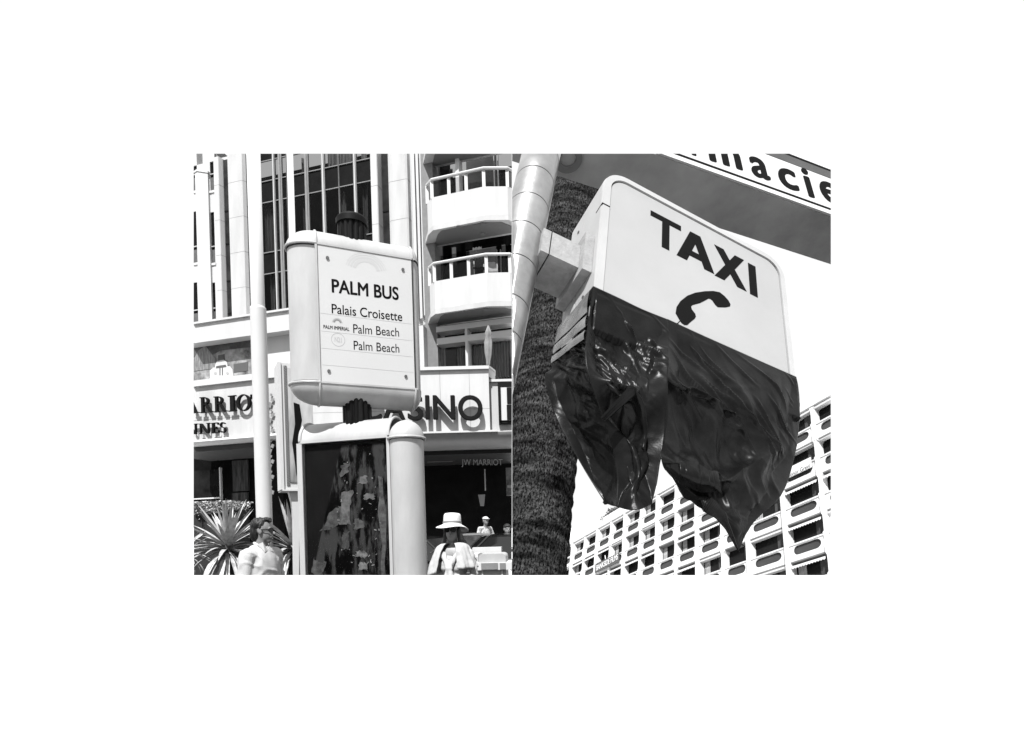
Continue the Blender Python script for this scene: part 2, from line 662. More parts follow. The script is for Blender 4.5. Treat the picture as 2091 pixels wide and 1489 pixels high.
    # ---- three slim ribs next to the balconies
    for (x0, x1, d) in ((846, 851, .5), (854, 859, .75), (862, 869, 1.0)):
        MB(f).box(U(x0, 500, d), U(x1, 500, d), zbot, ztop, -.4, d).build('rib', M_white, root)
    MB(f).box(U(843), U(876), zbot, ztop, -.5, .1).build('wall', M_white2, root)
    trim(root, *LEFT)
    return root


hotel_front()


# ================================================================== LEFT: LOW FRONT WITH THE HOTEL NAME
LOW = left_plane(460, 800, 19.0, 15.0)


def low_front():
    f = LOW
    root = thing('entrance_front', 'low white entrance front with picture window, name board and dark doors', 'building', f.P(0, -6, -1))
    U = lambda x, y=800, w=0: f.uv(x, y, w)[0]
    V = lambda x, y, w=0: f.uv(x, y, w)[1]
    uL, uR = U(385), U(640)
    g = V(460, 1200)
    # parapet at the top
    MB(f).box(uL, uR, V(460, 701), V(460, 663), -1.2, .35).build('parapet', M_white, root)
    MB(f).box(uL, uR, V(460, 664) + .002, V(460, 660), -1.2, .42).build('coping', M_trim, root)
    MB(f).box(U(517), uR, V(460, 790), V(460, 701), -1.2, .0).build('wall', M_white, root)
    MB(f).box(uL, uR, V(460, 790), V(460, 778), -1.2, .40).build('ledge', M_trim, root)
    MB(f).box(uL, uR, V(460, 899), V(460, 790), -1.2, .30).build('name_board', M_white2, root)
    MB(f).box(uL, uR, V(460, 858) - .006, V(460, 858) + .006, .298, .303).build('board_joint', M_grey, root)
    # rounded lip and soffit of the canopy
    m = MB(f)
    v1 = V(460, 899)
    pts = [(.30, v1), (.42, v1), (.47, v1 - .07), (.42, v1 - .15), (.30, v1 - .19), (-1.2, v1 - .19), (-1.2, v1)]
    m.grid(lambda s, t: (uL + t * (uR - uL), pts[min(6, int(round(s * 6)))][1], pts[min(6, int(round(s * 6)))][0]), 6, 1)
    m.build('canopy_lip', M_trim, root)
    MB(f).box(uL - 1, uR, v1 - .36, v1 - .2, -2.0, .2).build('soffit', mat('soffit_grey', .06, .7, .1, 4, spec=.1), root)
    # picture window with a printed scene: old car in front of a stone wall
    p = f.rect(396 - 12, 698, 517, 779)
    MB(f).box(p[0], p[1], p[2], p[3], -1.0, -.05).build('picture', mat('print_wall', .2, .6, lo=.03, hi=.42, scale=3.2, detail=8), root)
    w = -.045
    def flat(name, pts_, m_, e=0.0):
        q = [f.uv(x, y, w) for x, y in pts_]
        return MB(f).prism(q, w - .02 + e, w + e).build(name, m_, root)
    flat('print_sky', [(384, 712), (443, 690), (520, 676), (520, 708), (450, 716), (440, 722), (384, 732)], mat('print_dark', .03, .6, lo=.015, hi=.09, scale=4), .004)
    flat('print_roof', [(396, 735), (406, 716), (420, 706), (440, 732), (442, 752), (396, 758)], mat('print_thatch', .2, .6, lo=.09, hi=.32, scale=7, stretch=(3, 3, .5)), .008)
    flat('print_window', [(446, 726), (459, 723), (459, 738), (446, 741)], mat('print_dark', .03), .008)
    flat('print_balcony', [(478, 744), (507, 739), (507, 757), (478, 761)], mat('print_mid', .08, .6), .008)
    cl = mat('print_car', .62, .5, .12, 5)
    flat('print_car_roof', [(441, 744), (444, 738), (458, 735), (464, 740), (466, 752), (439, 755)], cl, .012)
    flat('print_car_body', [(430, 757), (436, 751), (470, 748), (476, 756), (477, 768), (430, 774)], cl, .016)
    flat('print_car_bumper', [(429, 773), (478, 766), (478, 769), (429, 777)], cl, .02)
    flat('print_car_screen', [(443, 748), (462, 745), (464, 750), (442, 753)], mat('print_mid', .08), .02)
    for x in (449.5, 454.5):
        flat('print_car_grille', [(x, 751), (x + 2, 751), (x + 2, 767), (x, 767)], mat('print_mid', .08), .02)
    for x in (441, 466):
        flat('print_car_lamp', [(x + 3 * math.cos(t * .785), 763 + 3 * math.sin(t * .785)) for t in range(8)][::-1], M_pale_print, .024)
    # dark doors below
    MB(f).box(uL - 3, U(600), g, v1 - .1, -2.2, -2.0).build('door_wall', M_inside, root)
    q = f.rect(475, 940, 507, 1003, -1.9)
    MB(f).box(q[0], q[1], q[2], q[3], -1.98, -1.9).build('wood_panel', mat('wood_panel', .06, .7, lo=.012, hi=.09, scale=3, stretch=(4, 4, .4), spec=.05), root)
    q = f.rect(475, 1006, 507, 1110, -1.9)
    MB(f).box(q[0], q[1], q[2], q[3], -1.98, -1.9).build('wood_panel', mat('wood_panel', .06), root)
    q = f.rect(390, 960, 449, 1015, -1.9)
    MB(f).box(q[0], q[1], q[2], q[3], -1.98, -1.92).build('door_pane', mat('dim_pane', .012, .6, lo=.006, hi=.02, scale=2, spec=0), root)
    a = f.rect(450.5, 955, 453, 1020, -1.85)
    MB(f).box(a[0], a[1], a[2], a[3], -1.9, -1.8).build('door_frame', M_trim, root)
    a = f.rect(385, 1017, 451, 1019.5, -1.8)
    MB(f).box(a[0], a[1], a[2], a[3], -1.86, -1.74).build('door_frame', M_trim, root)
    # dark pier with small shiny leaves, seen between the lamp post and the panel
    MB(f).box(U(546), U(561), g, V(552, 797), -.3, .34).build('pier', M_black, root)
    for k in range(22):
        y = 806 + k * 10.5
        c = f.uv(553.5 + 3.5 * math.sin(k * 2.1), y, .36)
        s_ = .045 + .03 * ((k * 7) % 3)
        MB(f).prism([(c[0] - s_, c[1] - s_ * .4), (c[0] + s_ * .4, c[1] - s_), (c[0] + s_, c[1] + s_ * .5), (c[0] - s_ * .2, c[1] + s_)], .342, .36).build('ornament', M_mull, root)
    trim(root, *LEFT)
    s1 = thing('hotel_name_sign', 'large black serif letters ARRIOT standing off the white name board', 'sign', f.P(0, 0, .4))
    serif_sign(s1, (('A', 372, 404), ('R', 408.5, 433.5), ('R', 437, 462), ('I', 466, 482), ('O', 483, 512), ('T', 512, 542)), f, ((409, 843.5), (482, 839.5)), 32, .38, .46, M_black)
    for c in list(s1.children):
        pass
    trim(s1, *LEFT)
    s2 = thing('town_name_sign', 'smaller black serif letters NNES below the big hotel letters', 'sign', f.P(0, -1, .4))
    serif_sign(s2, (('N', 380, 403), ('N', 406, 429), ('E', 431, 447), ('S', 449, 461)), f, ((396, 887), (461, 883)), 21, .38, .46, M_black)
    trim(s2, *LEFT)


low_front()

# ================================================================== LEFT: BALCONY WING
BAL = left_plane(960, 600, 20.0, 15.0)


def Lpt(px, py, d):
    """point at pixel and depth, in the leaning street frame"""
    r = MLI @ ray(px, py)
    return r * (d / r.y)


LF = Fac(Vector((0, 0, 0)), ML.to_3x3() @ Vector((1, 0, 0)), ML.to_3x3() @ Vector((0, 0, 1)), ML.to_3x3() @ Vector((0, -1, 0)))


def plan_ring(plan, v0, v1, thick, name, m, parent):
    """a wall following a plan line of (x, depth) points in the street frame"""
    mb = MB(LF)
    n = len(plan)
    inn = []
    for i, (x, d) in enumerate(plan):
        p0, p1 = plan[max(0, i - 1)], plan[min(n - 1, i + 1)]
        t = Vector((p1[0] - p0[0], p1[1] - p0[1])).normalized()
        inn.append((x - t.y * thick, d + t.x * thick))
    for i in range(n - 1):
        q = [plan[i], plan[i + 1], inn[i + 1], inn[i]]
        mb.vprism([(x, -d) for x, d in q], v0, v1)
    return mb.build(name, m, parent)


def balcony_wing():
    root = thing('balcony_wing', 'white hotel wing with projecting angular balconies and dark glazing', 'building', LF.P(-1, -1.6, -19.5))
    f = BAL
    U = lambda x, y=600, w=0: f.uv(x, y, w)[0]
    V = lambda x, y, w=0: f.uv(x, y, w)[1]
    P = [(871.5, 19.85), (881.5, 19.55), (988.3, 19.0), (1036.5, 19.03), (1075, 19.55)]
    plan = []
    for px, d in P:
        q = Lpt(px, 600 if px > 880 else 600, d)
        # use the x of the vertical edge measured at the rail of the upper balcony
        q = Lpt(px, 370, d)
        plan.append((q.x, d))
    wallplan = []
    for px in (866, 1100):
        q = MLI @ f.P(U(px), 0, 0)
        wallplan.append((q.x, q.y))
    zr, pitch = 12.16, 2.92
    gl = glass('balcony_glass', .8, .02)
    for k in range(-1, 2):
        z = zr - pitch * k
        pt, pb = z - .62, z - 1.60
        if k >= 0:
            b = plan_ring(plan, pb, pt, .14, 'balcony_parapet', M_white, root)
            # hand rail and posts
            path = [(x, z, -d) for x, d in plan]
            MB(LF).tube(path, .05, 8).build('hand_rail', M_trim, b)
            for i in range(len(plan) - 1):
                (xa, da), (xb, db) = plan[i], plan[i + 1]
                nseg = 3 if i == 1 else 1
                for j in range(nseg + (1 if i == len(plan) - 2 else 0)):
                    t = j / nseg
                    x, d = xa + (xb - xa) * t, da + (db - da) * t
                    MB(LF).box(x - .055, x + .055, pt - .02, z, -d - .1, -d - .02).build('post', M_trim, b)
                MB(LF).vprism([(xa + .07, -da - .07), (xb - .07, -db - .07), (xb - .07, -db - .08), (xa + .07, -da - .08)], pt + .02, z - .06).build('glass_panel', gl, b)
        # slab: soffit with shallow panels
        poly = [(x, -d) for x, d in plan] + [(wallplan[1][0], -wallplan[1][1] - .4), (wallplan[0][0], -wallplan[0][1] - .4)]
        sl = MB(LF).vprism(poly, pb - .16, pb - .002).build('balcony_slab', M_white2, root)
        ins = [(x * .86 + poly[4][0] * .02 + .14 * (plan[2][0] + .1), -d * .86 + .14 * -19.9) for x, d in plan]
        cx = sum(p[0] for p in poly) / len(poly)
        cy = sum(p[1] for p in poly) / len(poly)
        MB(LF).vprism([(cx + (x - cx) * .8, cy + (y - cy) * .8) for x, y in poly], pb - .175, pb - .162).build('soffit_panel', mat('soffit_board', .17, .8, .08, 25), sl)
        for (sx, sy) in ((-.6, .35), (.25, .45), (.2, -.2)):
            c = (cx + sx, cy + sy)
            MB(LF).vprism([(c[0] + .09 * math.cos(t), c[1] + .09 * math.sin(t)) for t in [i * .628 for i in range(10)]], pb - .2, pb - .176).build('down_light', M_grey, sl)
    # back wall: dark glazing with frames, one stone pier on the left
    zt, zb = V(960, 280), V(960, 800)
    MB(f).box(U(868), U(1090), zb, zt, -2.2, -2.0).build('room_wall', M_inside, root)
    MB(f).box(U(866), U(890), zb, zt, -.8, -.05).build('stone_pier', mat('stone_pier', .2, .85, .12, 6, bump=.2), root)
    MB(f).box(U(936), U(943), V(940, 420), zt, -.5, -.1).build('column', M_white, root)
    for y0, y1 in ((290, 420), (495, 590)):
        for x in (1008, 1016):
            MB(f).box(U(x), U(x + 1.6), V(x, y1), V(x, y0), -.6, -.5).build('door_frame', M_mull, root)
        q = f.rect(944, y0, 1006, y1, -.6)
        MB(f).box(q[0], q[1], q[2], q[3], -1.2, -1.1).build('room_partition', mat('dim_partition', .10, .8, lo=.03, hi=.12, scale=.9), root)
        MB(f).box(U(890), U(1090), V(960, y1), V(960, y0), -.62, -.6).build('glass_pane', M_glass, root)
    for (x0, x1, y0, y1) in ((900, 905, 498, 560), (924, 933, 505, 560), (966, 985, 505, 545), (1026, 1034, 500, 560), (918, 926, 345, 395)):
        q = f.rect(x0, y0, x1, y1, -.8)
        n = 16
        MB(f).grid(lambda s, t: (q[0] + s * (q[1] - q[0]), q[2] + t * (q[3] - q[2]), -.8 + .03 * math.sin(s * 20)), n, 1).build('curtain', mat('dim_curtain', .12, .9, .3, 8), root)
    # glazed room under the lower balcony
    def fr(x0, y0, x1, y1, w0, w1, name, m):
        q = f.rect(x0, y0, x1, y1, w1)
        return MB(f).box(q[0], q[1], q[2], q[3], w0, w1).build(name, m, root)
    vA, vB, vC, vD = V(960, 671), V(960, 682), V(960, 700), V(960, 772)
    u0, u1 = U(890), U(1090)
    v_ = [(668, 672), (684, 694)]
    MB(f).box(u0, u1, V(960, 671), V(960, 660), -.4, .05).build('frame_bar', M_trim, root)
    MB(f).box(u0, u1, V(960, 697), V(960, 684), -.4, .03).build('frame_bar', M_trim, root)
    for x0, x1 in ((948, 953),):
        MB(f).box(U(x0), U(x1), vD, V(950, 662), -.4, .04).build('frame_post', M_trim, root)
    fr(853, 665, 866, 760, -.5, .3, 'white_pilaster', M_white)
    MB(f).box(u0, u1, vD, V(960, 671), -.32, -.30).build('glass_pane', glass('pale_glass', .85, .03), root)
    for (x0, x1) in ((901, 910), (935, 947), (957, 994), (1002, 1048)):
        q = f.rect(x0, 695, x1, 772, -.6)
        n = int((x1 - x0) * 2)
        MB(f).grid(lambda s, t: (q[0] + s * (q[1] - q[0]), q[2] + t * (q[3] - q[2]), -.6 + .05 * math.sin(s * (x1 - x0) * 1.1)), n, 1).build('curtain', M_curtain, root, 'all')
    trim(root, *LEFT)
    # furled parasol on the terrace
    pr = thing('furled_parasol', 'closed pale cloth parasol standing before the glazed terrace room', 'parasol', BAL.P(*BAL.uv(996, 752, 1.2), 1.2))
    c = [f.uv(997.5, y, 1.2) for y in (665, 672, 682, 686, 700, 720, 736, 746)]
    rr = [.02, .06, .12, .085, .13, .12, .07, .06]
    mb = MB(f)
    mb.grid(lambda s, t: ((lambda i, a: (c[i][0] + (rr[i]) * (1 + .16 * math.sin(6 * a)) * math.cos(a), c[i][1], 1.2 + rr[i] * (1 + .16 * math.sin(6 * a)) * math.sin(a)))(int(round(t * 7)), s * 6.283)), 30, 7)
    mb.build('canopy', mat('parasol_cloth', .25, .9, .15, 8), pr, 'all')
    MB(f).tube([(c[7][0], c[7][1] - .5, 1.2), (c[0][0], c[0][1], 1.2)], .022, 8).build('pole', M_mull, pr)
    # chairs on the balcony
    for i, (px, py, d) in enumerate(((983, 560, 19.5), (1003, 566, 19.6))):
        o = LF.P(*(lambda q: (q.x, q.z, -q.y))(Lpt(px, py, d)))
        ch = thing('balcony_chair', ('low dark chair with pale frame on the lower balcony' if i == 0 else 'pale cloth covered chair by the lower balcony corner'), 'chair', o)
        q = Lpt(px, py, d)
        X, Z, D = q.x, q.z, -q.y
        MB(LF).box(X - .25, X + .25, Z + .1, Z + .16, D - .25, D + .2).build('seat', M_dark if i == 0 else M_cloth, ch)
        MB(LF).prism([(X - .25, Z + .16), (X + .25, Z + .16), (X + .16, Z + .62), (X - .16, Z + .62)], D - .25, D - .2).build('backrest', M_dark if i == 0 else M_cloth, ch)
        for sx in (-.23, .23):
            for sy in (-.22, .17):
                MB(LF).tube([(X + sx, Z - .3, D + sy), (X + sx, Z + .1, D + sy)], .02, 6).build('leg', M_trim, ch)
            MB(LF).tube([(X + sx, Z + .1, D + .18), (X + sx, Z + .36, D + .18), (X + sx, Z + .36, D - .2)], .022, 6).build('arm_rest', M_trim, ch)


balcony_wing()

# ================================================================== LEFT: CASINO FRONT
CAS = left_plane(930, 820, 17.5, -1.0)


def casino_front():
    f = CAS
    root = thing('casino_building', 'white casino board over a curved canopy and dark hotel entrance', 'building', f.P(0, -6, -1))
    U = lambda x, y=820, w=0: f.uv(x, y, w)[0]
    V = lambda x, y, w=0: f.uv(x, y, w)[1]
    g = V(930, 1190)
    v0, v1 = V(930, 881), V(930, 756)
    for (xa, xb) in ((620, 790), (790, 900), (900, 960), (960, 1000)):
        MB(f).box(U(xa) + .004, U(xb) - .004, v0, V(930, 836) - .004, -.5, 0).build('board_panel', M_white, root)
        MB(f).box(U(xa) + .004, U(xb) - .004, V(930, 836) + .004, v1, -.5, 0).build('board_panel', M_white, root)
    MB(f).box(U(620), U(1000), v0, v1, -.6, -.02).build('board_core', M_grey, root)
    MB(f).box(U(620), U(1001), v1, v1 + .10, -.6, .08).build('coping', M_trim, root)
    # slanted return on the right with a stepped ledge
    MB(f).vprism([(U(1000), -.5), (U(1000), 0), (U(1013), -.6), (U(1013), -1.0)], V(930, 770), v1 + .06).build('return_wall', M_white, root)
    MB(f).vprism([(U(1000), -.5), (U(1000), .09), (U(1014), -.55), (U(1014), -1.0)], v1 + .062, v1 + .12).build('coping', M_trim, root)
    MB(f).box(U(1000), U(1070), v0, V(1030, 776), -.9, -.25).build('side_board', M_white2, root)
    MB(f).box(U(1000), U(1070), V(1030, 776), V(1030, 771), -.9, -.17).build('side_coping', M_trim, root)
    # bottom trim and curved canopy
    MB(f).prism([(U(620), v0 - .055), (U(1015), v0 - .055), (U(1008), v0), (U(620), v0)], -.5, .10).build('bottom_trim', M_trim, root)
    MB(f).box(U(1015), U(1070), v0 - .055, v0, -.9, -.1).build('bottom_trim', M_trim, root)
    q0, R = v0 - .056, .9
    m = MB(f)
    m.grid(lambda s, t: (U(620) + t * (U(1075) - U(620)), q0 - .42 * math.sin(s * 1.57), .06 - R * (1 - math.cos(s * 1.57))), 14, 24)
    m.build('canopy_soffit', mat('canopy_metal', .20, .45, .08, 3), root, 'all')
    # dark hall behind
    MB(f).box(U(620), U(1075), g, q0 + .1, -4.2, -4.0).build('hall_wall', M_inside, root)
    MB(f).box(U(620), U(1075), q0 - .55, q0 - .42, -4.0, -.85).build('hall_ceiling', mat('hall_ceiling', .02, .6, spec=.1), root)
    for (xa, xb, y, d) in ((864, 1030, 926, -1.0), (873, 925, 943, -1.6)):  # light reflections in the dark hall, put in as pale strips
        a = f.rect(xa, y - .8, xb, y + .8, d)
        MB(f).box(a[0], a[1], a[2], a[3], d - .03, d).build('reflection_line', mat('reflection_grey', .12, .3, metal=.5), root)
    for (xa, ya, yb) in ((991, 958, 1002),):
        a = f.rect(xa - 1.2, ya, xa + 1.2, yb, -2.5)
        MB(f).box(a[0], a[1], a[2], a[3], -2.53, -2.5).build('hanging_rod', mat('rod_metal', .35, .4), root)
    a = f.rect(977, 1010, 991, 1033, -2.6)
    MB(f).prism([(a[0], a[3]), (a[1], a[3]), (a[1] - .05, a[2]), (a[0] + .07, a[2])], -2.75, -2.6).build('wall_lamp', mat('dim_lamp', .22, .6), root)
    a = f.rect(1034, 955, 1050, 1012, -2.0)
    MB(f).box(a[0], a[1], a[2], a[3], -2.2, -2.0).build('notice_panel', mat('dim_notice', .07, .5, lo=.015, hi=.12, scale=5), root)
    a = f.rect(1036, 991, 1050, 996, -1.95)
    MB(f).box(a[0], a[1], a[2], a[3], -1.99, -1.95).build('notice_strip', M_mull, root)
    o = lettering('hall_letters', 'JW MARRIOT', f, (943, 950), (1027, 950), 12, -.9, mat('dim_letters', .26, .6), root, .01)
    trim(root, *LEFT)
    # CASINO
    s = thing('casino_sign', 'big black raised letters reading CASINO on the white board', 'sign', f.P(0, 0, .1))
    spots = {'C': (735, 781), 'A': (784, 829), 'S': (834, 866), 'I': (870.5, 879), 'N': (886, 931), 'O': (937, 987)}
    for ch, (xa, xb) in spots.items():
        yb = 857.0
        hh = 48.5
        if ch in 'COS':
            yb, hh = 858.5, 51 / 1.03
        me = lettering('letter', ch, f, (xa, yb), (xb, yb), hh, .17, M_black, s, .09, offset=.022)
    trim(s, *LEFT)
    # framed black letter sign at the right
    s = thing('framed_letter_sign', 'black framed box sign with pale bars at the edge of the casino board', 'sign', f.P(2, 0, 0))
    fr = lambda x0, y0, x1, y1, w0, w1, n, m_: MB(f).box(*f.rect(x0, y0, x1, y1, w1), w0, w1).build(n, m_, s)
    fr(1018, 780, 1060, 864, -.24, .02, 'sign_box', M_black)
    fr(1021, 791, 1060, 858, .022, .05, 'letter_stroke', M_white)
    fr(1018, 789, 1023.5, 859, .052, .08, 'letter_stroke', M_black)
    fr(1035.5, 791, 1060, 824, .052, .08, 'letter_stroke', M_black)
    fr(1035.5, 826.5, 1060, 857, .052, .08, 'letter_stroke', M_black)
    trim(s, *LEFT)


casino_front()


# ================================================================== LEFT: LAMP POST, FLAGPOLE
def street_poles():
    d = 6.2
    a, b = Lpt(518.5, 314, d), Lpt(541, 1100, d)
    X = (a.x + b.x) / 2
    pz = lambda y: Lpt(530, y, d).z
    lp = thing('lamp_post', 'thick white round lamp post rising behind the man', 'lamp post', LF.P(X, -1.6, -d))
    r0, r1 = 13.2 * d / F, 15.5 * d / F
    MB(LF).tube([(X, pz(627), -d), (X, pz(290), -d)], r0, 28).build('upper_shaft', M_trim, lp, True)
    MB(LF).tube([(X, -1.6, -d), (X, pz(632), -d)], r1, 28).build('lower_shaft', M_trim, lp, True)
    MB(LF).tube([(X, pz(632), -d), (X, pz(629), -d), (X, pz(627), -d)], [r1, r1 * .98, r0], 28).build('collar', M_trim, lp, True)
    MB(LF).tube([(X, -1.6, -d), (X, -1.45, -d)], r1 * 1.5, 28).build('base', M_trim, lp, True)
    trim(lp, *LEFT)
    d = 15.0
    a = Lpt(595, 400, d)
    fp = thing('flagpole', 'slim white flagpole standing before the dark curtain wall', 'pole', LF.P(a.x, -1.6, -d))
    MB(LF).tube([(a.x, -1.6, -d), (a.x, 11.5, -d)], 6.2 * d / F, 20).build('shaft', M_trim, fp, True)
    MB(LF).tube([(a.x, -1.6, -d), (a.x, -1.3, -d)], 11 * d / F, 20).build('base', M_trim, fp, True)
    trim(fp, *LEFT)


street_poles()


# ================================================================== LEFT: BUS STOP TOTEM
def rotz_fac(x, d, z, deg):
    a = math.radians(deg)
    R = ML.to_3x3()
    return Fac(ML @ Vector((x, d, z)), R @ Vector((math.cos(a), -math.sin(a), 0)), R @ Vector((0, 0, 1)), R @ Vector((-math.sin(a), -math.cos(a), 0)))


def totem():
    D = 3.3
    c = Lpt(724, 640, D)
    root = thing('bus_stop_totem', 'pale rounded bus stop totem with printed route panel above a dark poster case', 'bus stop sign', LF.P(c.x, -1.6, -D))
    # fluted black post
    def post(z0, z1):
        r, n = .083, 96
        m = MB(LF)
        m.grid(lambda s, t: ((lambda a, q: (c.x + q * math.cos(a), z0 + t * (z1 - z0), -D + q * math.sin(a)))(s * 6.28319, r - .010 * (.5 + .5 * math.cos(16 * s * 6.28319)) ** 3)), n, 1)
        o = m.build('fluted_post', mat('post_iron', .01, .35, lo=.003, hi=.02, scale=30, stretch=(1, 1, .1), spec=.05), root, 'all')
        return o
    zt = Lpt(724, 452, D).z
    post(-1.6, zt)
    mb = MB(LF)
    mb.grid(lambda s, t: (c.x + (.088 * math.cos(t * 1.45) + .0) * math.cos(s * 6.28319), zt + .035 * math.sin(t * 1.5), -D + .088 * math.cos(t * 1.45) * math.sin(s * 6.28319)), 36, 6)
    mb.build('post_cap', M_black, root, 'all')
    MB(LF).tube([(c.x, zt - .03, -D), (c.x, zt + .002, -D)], .09, 36).build('post_collar', M_black, root, True)
    # --- upper sign
    r = .108
    f = rotz_fac(c.x, D, 0, -24)
    f0 = Fac(f.P(0, 0, r), f.U, f.V, f.N)
    uL = f0.uv(650, 640)[0]
    uR = f0.uv(846, 660)[0]
    vt = f0.uv(650, 497)[1]
    vb = f0.uv(652, 780)[1]

    case = MB(f).box(uL, uR, vb, vt, -r, r - .006).build('sign_case', M_kiosk, root)
    for (vc, sg) in ((vt, 1), (vb, -1)):
        m = MB(f)
        m.grid(lambda s, t: (uL + s * (uR - uL), vc + sg * r * math.sin(t * math.pi), r * math.cos(t * math.pi)), 1, 28)
        m.build('barrel_cap', M_kiosk, case, 'all')
        for uc in (uL, uR):
            path = [(uc, vc + sg * (r + .001) * math.sin(a * math.pi / 24), (r + .001) * math.cos(a * math.pi / 24)) for a in range(25)]
            MB(f).tube(path, .007, 8).build('rib', M_kiosk, case, True)
        m = MB(f)
        m.v += [m.pt((uR + .002, vc + sg * r * math.sin(a * math.pi / 24), r * math.cos(a * math.pi / 24))) for a in range(25)]
        m.f.append(list(range(25)))
        m.build('barrel_end', M_kiosk, case)
        MB(f).box(uL, uR + .012, vc - .005, vc + .005, r - .03, r + .004).build('rim', M_kiosk, case)
    ax = r * 1.42
    m = MB(f)
    m.grid(lambda s, t: (uL - ax * .955 * math.sin(s * math.pi), vb + .012 + t * (vt - vb - .024), r * .955 * math.cos(s * math.pi)), 40, 1)
    m.build('end_column', M_kiosk, case, 'all')
    for (vc, sg) in ((vt, 1), (vb, -1)):
        m = MB(f)
        m.grid(lambda s, t: (uL - ax * math.sin(s * math.pi) * math.cos(t * 1.5707), vc + sg * r * math.sin(t * 1.5707), r * math.cos(s * math.pi) * math.cos(t * 1.5707)), 40, 16)
        m.build('dome', M_kiosk, case, 'all')
        path = [(uL - (ax + .002) * math.sin(a * math.pi / 32), vc, (r + .002) * math.cos(a * math.pi / 32)) for a in range(33)]
        MB(f).tube(path, .0075, 8).build('rim', M_kiosk, case, True)
    m = MB(f)
    m.grid(lambda s, t: (uR + .052 * math.sin(s * 3.14159), vb + .006 + t * (vt - vb - .012), (r - .012) * math.cos(s * 3.14159)), 20, 1)
    m.build('end_strip', M_kiosk, case, 'all')
    for (vc, sg) in ((vt, 1), (vb, -1)):
        m = MB(f)
        m.grid(lambda s, t: (uR + .054 * math.sin(s * 3.14159) * math.cos(t * 1.5707), vc + sg * r * math.sin(t * 1.5707), r * math.cos(s * 3.14159) * math.cos(t * 1.5707)), 20, 10)
        m.build('end_cap', M_kiosk, case, 'all')
    MB(f).box(uL - .008, uL + .004, vb, vt, r - .03, r + .006).build('edge_strip', M_kiosk, case)
    MB(f).box(uL + .004, uR - .004, vt - .004, vt + .004, r - .01, r + .001).build('seam', M_black, case)
    MB(f).box(uL + .004, uR - .004, vb - .004, vb + .004, r - .01, r + .001).build('seam', M_black, case)
    MB(f).box(uL - .003, uL + .004, vb, vt, r - .01, r - .001).build('seam', M_black, case)
    MB(f).box(uR - .005, uR + .0, vb, vt, r - .01, r - .001).build('seam', M_black, case)
    pan = MB(f).box(uL + .006, uR - .006, vb + .006, vt - .006, r - .02, r).build('sign_panel', M_face, root)
    # route strips: hairline joints
    for y in (640, 676, 711, 745):
        v = f0.uv(660, y)[1]
        MB(f).box(uL + .012, uR - .012, v - .0008, v + .0008, r - .01, r + .0006).build('strip_joint', M_print_grey, pan)
    # screws
    for (x, y) in ((669, 527), (823, 551), (672, 758), (829, 769)):
        u, v = f0.uv(x, y)
        m = MB(f)
        m.vprism([(0, 0)] * 3, 0, 0) if False else None
        m.tube([(u, v, r - .004), (u, v, r + .006)], .009, 12)
        o = m.build('screw', M_steel, pan, True)
    T = lambda n, b, L, R, ch, m_=M_print, off=0.0, sp=1.0: lettering(n, b, f0, L, R, ch, .0004, m_, pan, .0004, off, sp)
    T('panel_title', 'PALM BUS', (678, 596.5), (815, 612.5), 27, off=.028, sp=1.0)
    T('stop_name', 'Palais Croisette', (678, 639.5), (822, 656), 19, off=.008)
    T('route_name', 'Palm Beach', (722, 680), (815.5, 687.5), 18, off=0)
    T('route_name', 'Palm Beach', (723, 714), (816, 720.5), 18, off=-.012)
    T('route_brand', 'PALM IMPERIAL', (661, 670.5), (714, 676), 7, off=.02)
    T('route_number', 'N21', (684, 698), (698, 699.5), 10, M_pale_print)
    k = abs(f0.uv(700, 600)[0] - f0.uv(701, 600)[0])
    u, v = f0.uv(691, 694)
    m = MB(f0)
    band_quads(m, u, v, 13.0 * k, 14.2 * k, 0, 6.2832, .0003, .0005, 30)
    m.build('route_ring', M_pale_print, pan)
    u, v = f0.uv(749, 556)
    for (a, b, e) in ((23, 30, 0), (32, 36, 1), (38, 41, 2), (43, 45, 3)):
        m = MB(f0)
        band_quads(m, u, v, a * k * .98, b * k * .98, .25, 2.9, .0003, .0005, 30, 1, .95)
        m.build('arch_mark', mat('faint_print%d' % e, .505 + .010 * e, .5, spec=.1), pan)
    u, v = f0.uv(689.5, 660)
    for (a, b, g) in ((5, 8, .2), (8.2, 10, .35), (10.2, 11.5, .5)):
        m = MB(f0)
        band_quads(m, u, v, a * k, b * k, .1, 3.04, .0003, .0005, 20)
        m.build('arch_mark', mat('arch_print%d' % (g * 100), g, .5), pan)
    # --- lower poster case
    f = rotz_fac(c.x, D, 0, 14)
    r = .118
    f0 = Fac(f.P(0, 0, r), f.U, f.V, f.N)
    uL = f0.uv(616, 1000)[0]
    uR = f0.uv(796, 1000)[0]
    vt = f0.uv(700, 896)[1]
    vb = -1.6
    case = MB(f).box(uL, uR, vb, vt, -r, r - .03).build('poster_case', M_kiosk, root)
    m = MB(f)
    m.grid(lambda s, t: (uL + s * (uR - uL), vt + r * math.sin(t * math.pi), r * math.cos(t * math.pi)), 1, 28)
    m.build('barrel_cap', M_kiosk, case, 'all')
    m = MB(f)
    m.prism([(0, 0)], 0, 0) if False else None
    path = [(uL, vt + (r + .002) * math.sin(a * math.pi / 24), (r + .002) * math.cos(a * math.pi / 24)) for a in range(25)]
    MB(f).tube(path, .010, 8).build('rib', M_kiosk, case, True)
    # closed end of the barrel
    m = MB(f)
    b0 = [(uL - .002, vt + r * math.sin(a * math.pi / 24), r * math.cos(a * math.pi / 24)) for a in range(25)]
    m.v += [m.pt(p) for p in b0]
    m.f.append(list(range(25)))
    m.build('barrel_end', M_kiosk, case)
